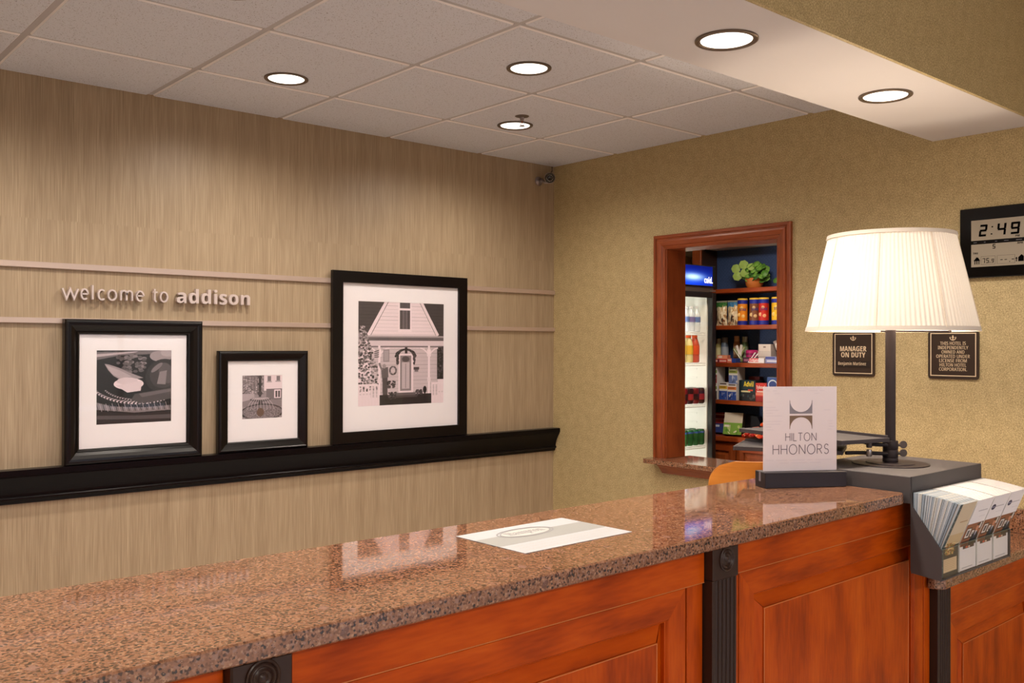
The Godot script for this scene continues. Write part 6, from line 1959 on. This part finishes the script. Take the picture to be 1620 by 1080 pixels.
func remedies() -> void:
	var y := 1.073
	var pk := func(stripe: Color, low: Color) -> Image:
		var im := blank(80, 110, rgb(224, 222, 224))
		fillr(im, 0.1, 0.03, 0.9, 0.10, rgb(90, 70, 70)); fillr(im, 0, 0.18, 1, 0.36, stripe); fillr(im, 0.1, 0.23, 0.8, 0.29, stripe.darkened(0.4)); fillr(im, 0, 0.48, 1, 1, low)
		crinkle(im, 8, [low.lightened(0.4), low.darkened(0.3), rgb(220, 220, 230)], 0.55, 0.95)
		return im
	var ws := rgb(212, 210, 214)
	carton("remedy_box", "white and green remedy box under its twin beside the fridge, fourth shelf", "box", Vector3(2.27, y, -0.478), Vector3(0.11, 0.128, 0.07), ws, pk.call(rgb(120, 150, 70), rgb(60, 60, 70)), "remedy boxes on the fourth shelf")
	carton("remedy_box", "white and green remedy box atop its twin beside the fridge, fourth shelf", "box", Vector3(2.27, y + 0.1285, -0.478), Vector3(0.11, 0.128, 0.07), ws, pk.call(rgb(120, 150, 70), rgb(150, 60, 70)), "remedy boxes on the fourth shelf")
	carton("remedy_box", "white remedy box with yellow stripe on the fourth shelf, left of the taller stack", "box", Vector3(2.27, y, -0.383), Vector3(0.11, 0.135, 0.078), ws, pk.call(rgb(222, 180, 60), rgb(50, 80, 170)), "remedy boxes on the fourth shelf")
	carton("remedy_box", "white remedy box with orange stripe at the foot of the two-high stack, fourth shelf", "box", Vector3(2.27, y, -0.300), Vector3(0.11, 0.128, 0.082), ws, pk.call(rgb(226, 130, 70), rgb(50, 80, 170)), "remedy boxes on the fourth shelf")
	carton("remedy_box", "white remedy box with olive stripe on top of the two-high stack, fourth shelf", "box", Vector3(2.275, y + 0.1285, -0.297), Vector3(0.10, 0.129, 0.082), ws, pk.call(rgb(150, 160, 80), rgb(110, 130, 190)), "remedy boxes on the fourth shelf")
	var im := blank(96, 110, rgb(26, 44, 52))
	fillr(im, 0.12, 0.5, 0.7, 0.58, rgb(206, 196, 150)); fillr(im, 0, 0.6, 1, 1, rgb(28, 28, 32)); crinkle(im, 7, [rgb(70, 66, 64), rgb(44, 60, 66), rgb(90, 84, 80)], 0.68, 0.9); fillr(im, 0.55, 0.44, 0.85, 0.52, rgb(206, 70, 40))
	var t := carton("remedy_box", "dark teal and black remedy box with yellow lettering on the fourth shelf", "box", Vector3(2.285, y, -0.167), Vector3(0.12, 0.160, 0.148), rgb(24, 36, 42), im, "remedy boxes on the fourth shelf")
	words("lettering", "Advil", "bold", 0.052, Vector3(-0.03, 0.112, 0.0608), mat(rgb(236, 206, 50), 0.4), t, 0, 0.088)
	im = blank(96, 110, rgb(196, 44, 34))
	fillr(im, 0.1, 0.42, 0.9, 0.5, rgb(226, 190, 180)); fillr(im, 0, 0.52, 1, 0.66, rgb(214, 120, 100)); fillr(im, 0, 0.72, 1, 1, rgb(150, 30, 28))
	t = carton("remedy_box", "red remedy box with white lettering right of the dark one on the fourth shelf", "box", Vector3(2.275, y, -0.042), Vector3(0.10, 0.142, 0.096), rgb(170, 40, 34), im, "remedy boxes on the fourth shelf")
	words("lettering", "Tylenol", "bold", 0.034, Vector3(-0.041, 0.098, 0.0508), mat(rgb(240, 226, 220), 0.4), t, 0, 0.074)
	im = blank(96, 110, rgb(56, 84, 150))
	ell(im, 0.5, 0.3, 0.42, 0.2, rgb(206, 214, 226)); ell(im, 0.5, 0.3, 0.34, 0.15, rgb(40, 60, 130)); fillr(im, 0.2, 0.6, 0.8, 0.66, rgb(220, 190, 80))
	carton("remedy_box", "blue and silver remedy box at the right end of the fourth shelf", "box", Vector3(2.285, y, 0.058), Vector3(0.11, 0.190, 0.098), rgb(150, 150, 110), im, "remedy boxes on the fourth shelf")
	# red pouches behind
	im = blank(64, 64, rgb(110, 24, 28))
	crinkle(im, 10, [rgb(150, 40, 40), rgb(80, 16, 20), rgb(170, 90, 80)], 0.1, 0.9)
	carton("remedy_pouch", "dark red box behind the white remedy boxes, left of the two-high stack", "box", Vector3(2.39, y, -0.41), Vector3(0.05, 0.185, 0.11), rgb(90, 22, 24), im)
	carton("remedy_pouch", "dark red box behind the white remedy boxes, right of the two-high stack", "box", Vector3(2.39, y, -0.20), Vector3(0.05, 0.185, 0.10), rgb(90, 22, 24), im)
	# counter of the base cabinet
	y = 0.789
	im = blank(96, 110, rgb(150, 34, 36))
	for k in 4:
		fillr(im, 0.08, 0.08 + k * 0.11, 0.85, 0.13 + k * 0.11, [rgb(214, 180, 170), rgb(90, 20, 24)][k % 2])
	fillr(im, 0, 0.55, 1, 1, rgb(44, 60, 130)); fillr(im, 0.1, 0.62, 0.6, 0.72, rgb(196, 200, 220))
	carton("leaning_leaflet_box", "red and blue snack box leaning back on the base cabinet beside the fridge", "box", Vector3(2.31, y + 0.007, -0.50), Vector3(0.05, 0.165, 0.15), rgb(60, 36, 50), im, "", 0.25, -0.25)
	im = blank(96, 110, rgb(214, 206, 196))
	fillr(im, 0, 0.46, 1, 1, rgb(126, 172, 74)); crinkle(im, 9, [rgb(90, 150, 60), rgb(190, 210, 140), rgb(230, 226, 210)], 0.5, 0.95); fillr(im, 0.05, 0.56, 0.3, 0.66, rgb(238, 234, 226))
	carton("leaning_leaflet_box", "white and green snack box leaning back on the base cabinet", "box", Vector3(2.25, y + 0.007, -0.312), Vector3(0.055, 0.175, 0.155), rgb(60, 54, 48), im, "", 0.2, -0.25)
	t = thing("dark_tray", "dark slanted tray standing behind the green snack box on the base cabinet", "tray", Vector3(2.35, y, -0.17), -PI / 2)
	var st := S()
	prism(st, PackedVector2Array([Vector2(0.10, 0), Vector2(0.09, 0.05), Vector2(0.03, 0.16), Vector2(-0.09, 0.17), Vector2(-0.10, 0)]), -0.03, 0.03)
	obj("tray_body", st, mat(rgb(24, 20, 26), 0.4), t)
	for k in 9:
		var o := thing("snack_packet", "crumpled red snack packet piled on the base cabinet, " + ["front left", "front centre left", "front centre", "front centre right", "front right", "middle left", "middle centre", "middle right", "topmost"][k], "packet", Vector3(2.225 + 0.04 * int(k > 4) + 0.012 * int(k == 8), y + 0.048 * int(k > 4) + 0.045 * int(k == 8), (-0.175 + k * 0.056) if k < 5 else (-0.12 + (k - 5) * 0.056) if k < 8 else -0.045), -PI / 2 + rng.randf() - 0.5, "red snack packets on the base cabinet")
		o.position.y += 0.022
		o.rotation = Vector3(rng.randf() * 0.9 - 0.45, o.rotation.y, rng.randf() * 1.0 - 0.5)
		st = S()
		bx(st, Vector3(-0.036, -0.012, -0.022), Vector3(0.036, 0.012, 0.022), 0.010)
		obj("packet_film", st, mat([rgb(196, 44, 30), rgb(176, 30, 28), rgb(212, 84, 44)][k % 3], 0.3), o)
		st = S()
		bx(st, Vector3(-0.014, -0.0124, -0.0224), Vector3(0.006, 0.0124, 0.0224), 0.010)
		obj("packet_stripe", st, mat(rgb(232, 196, 150), 0.4), o)
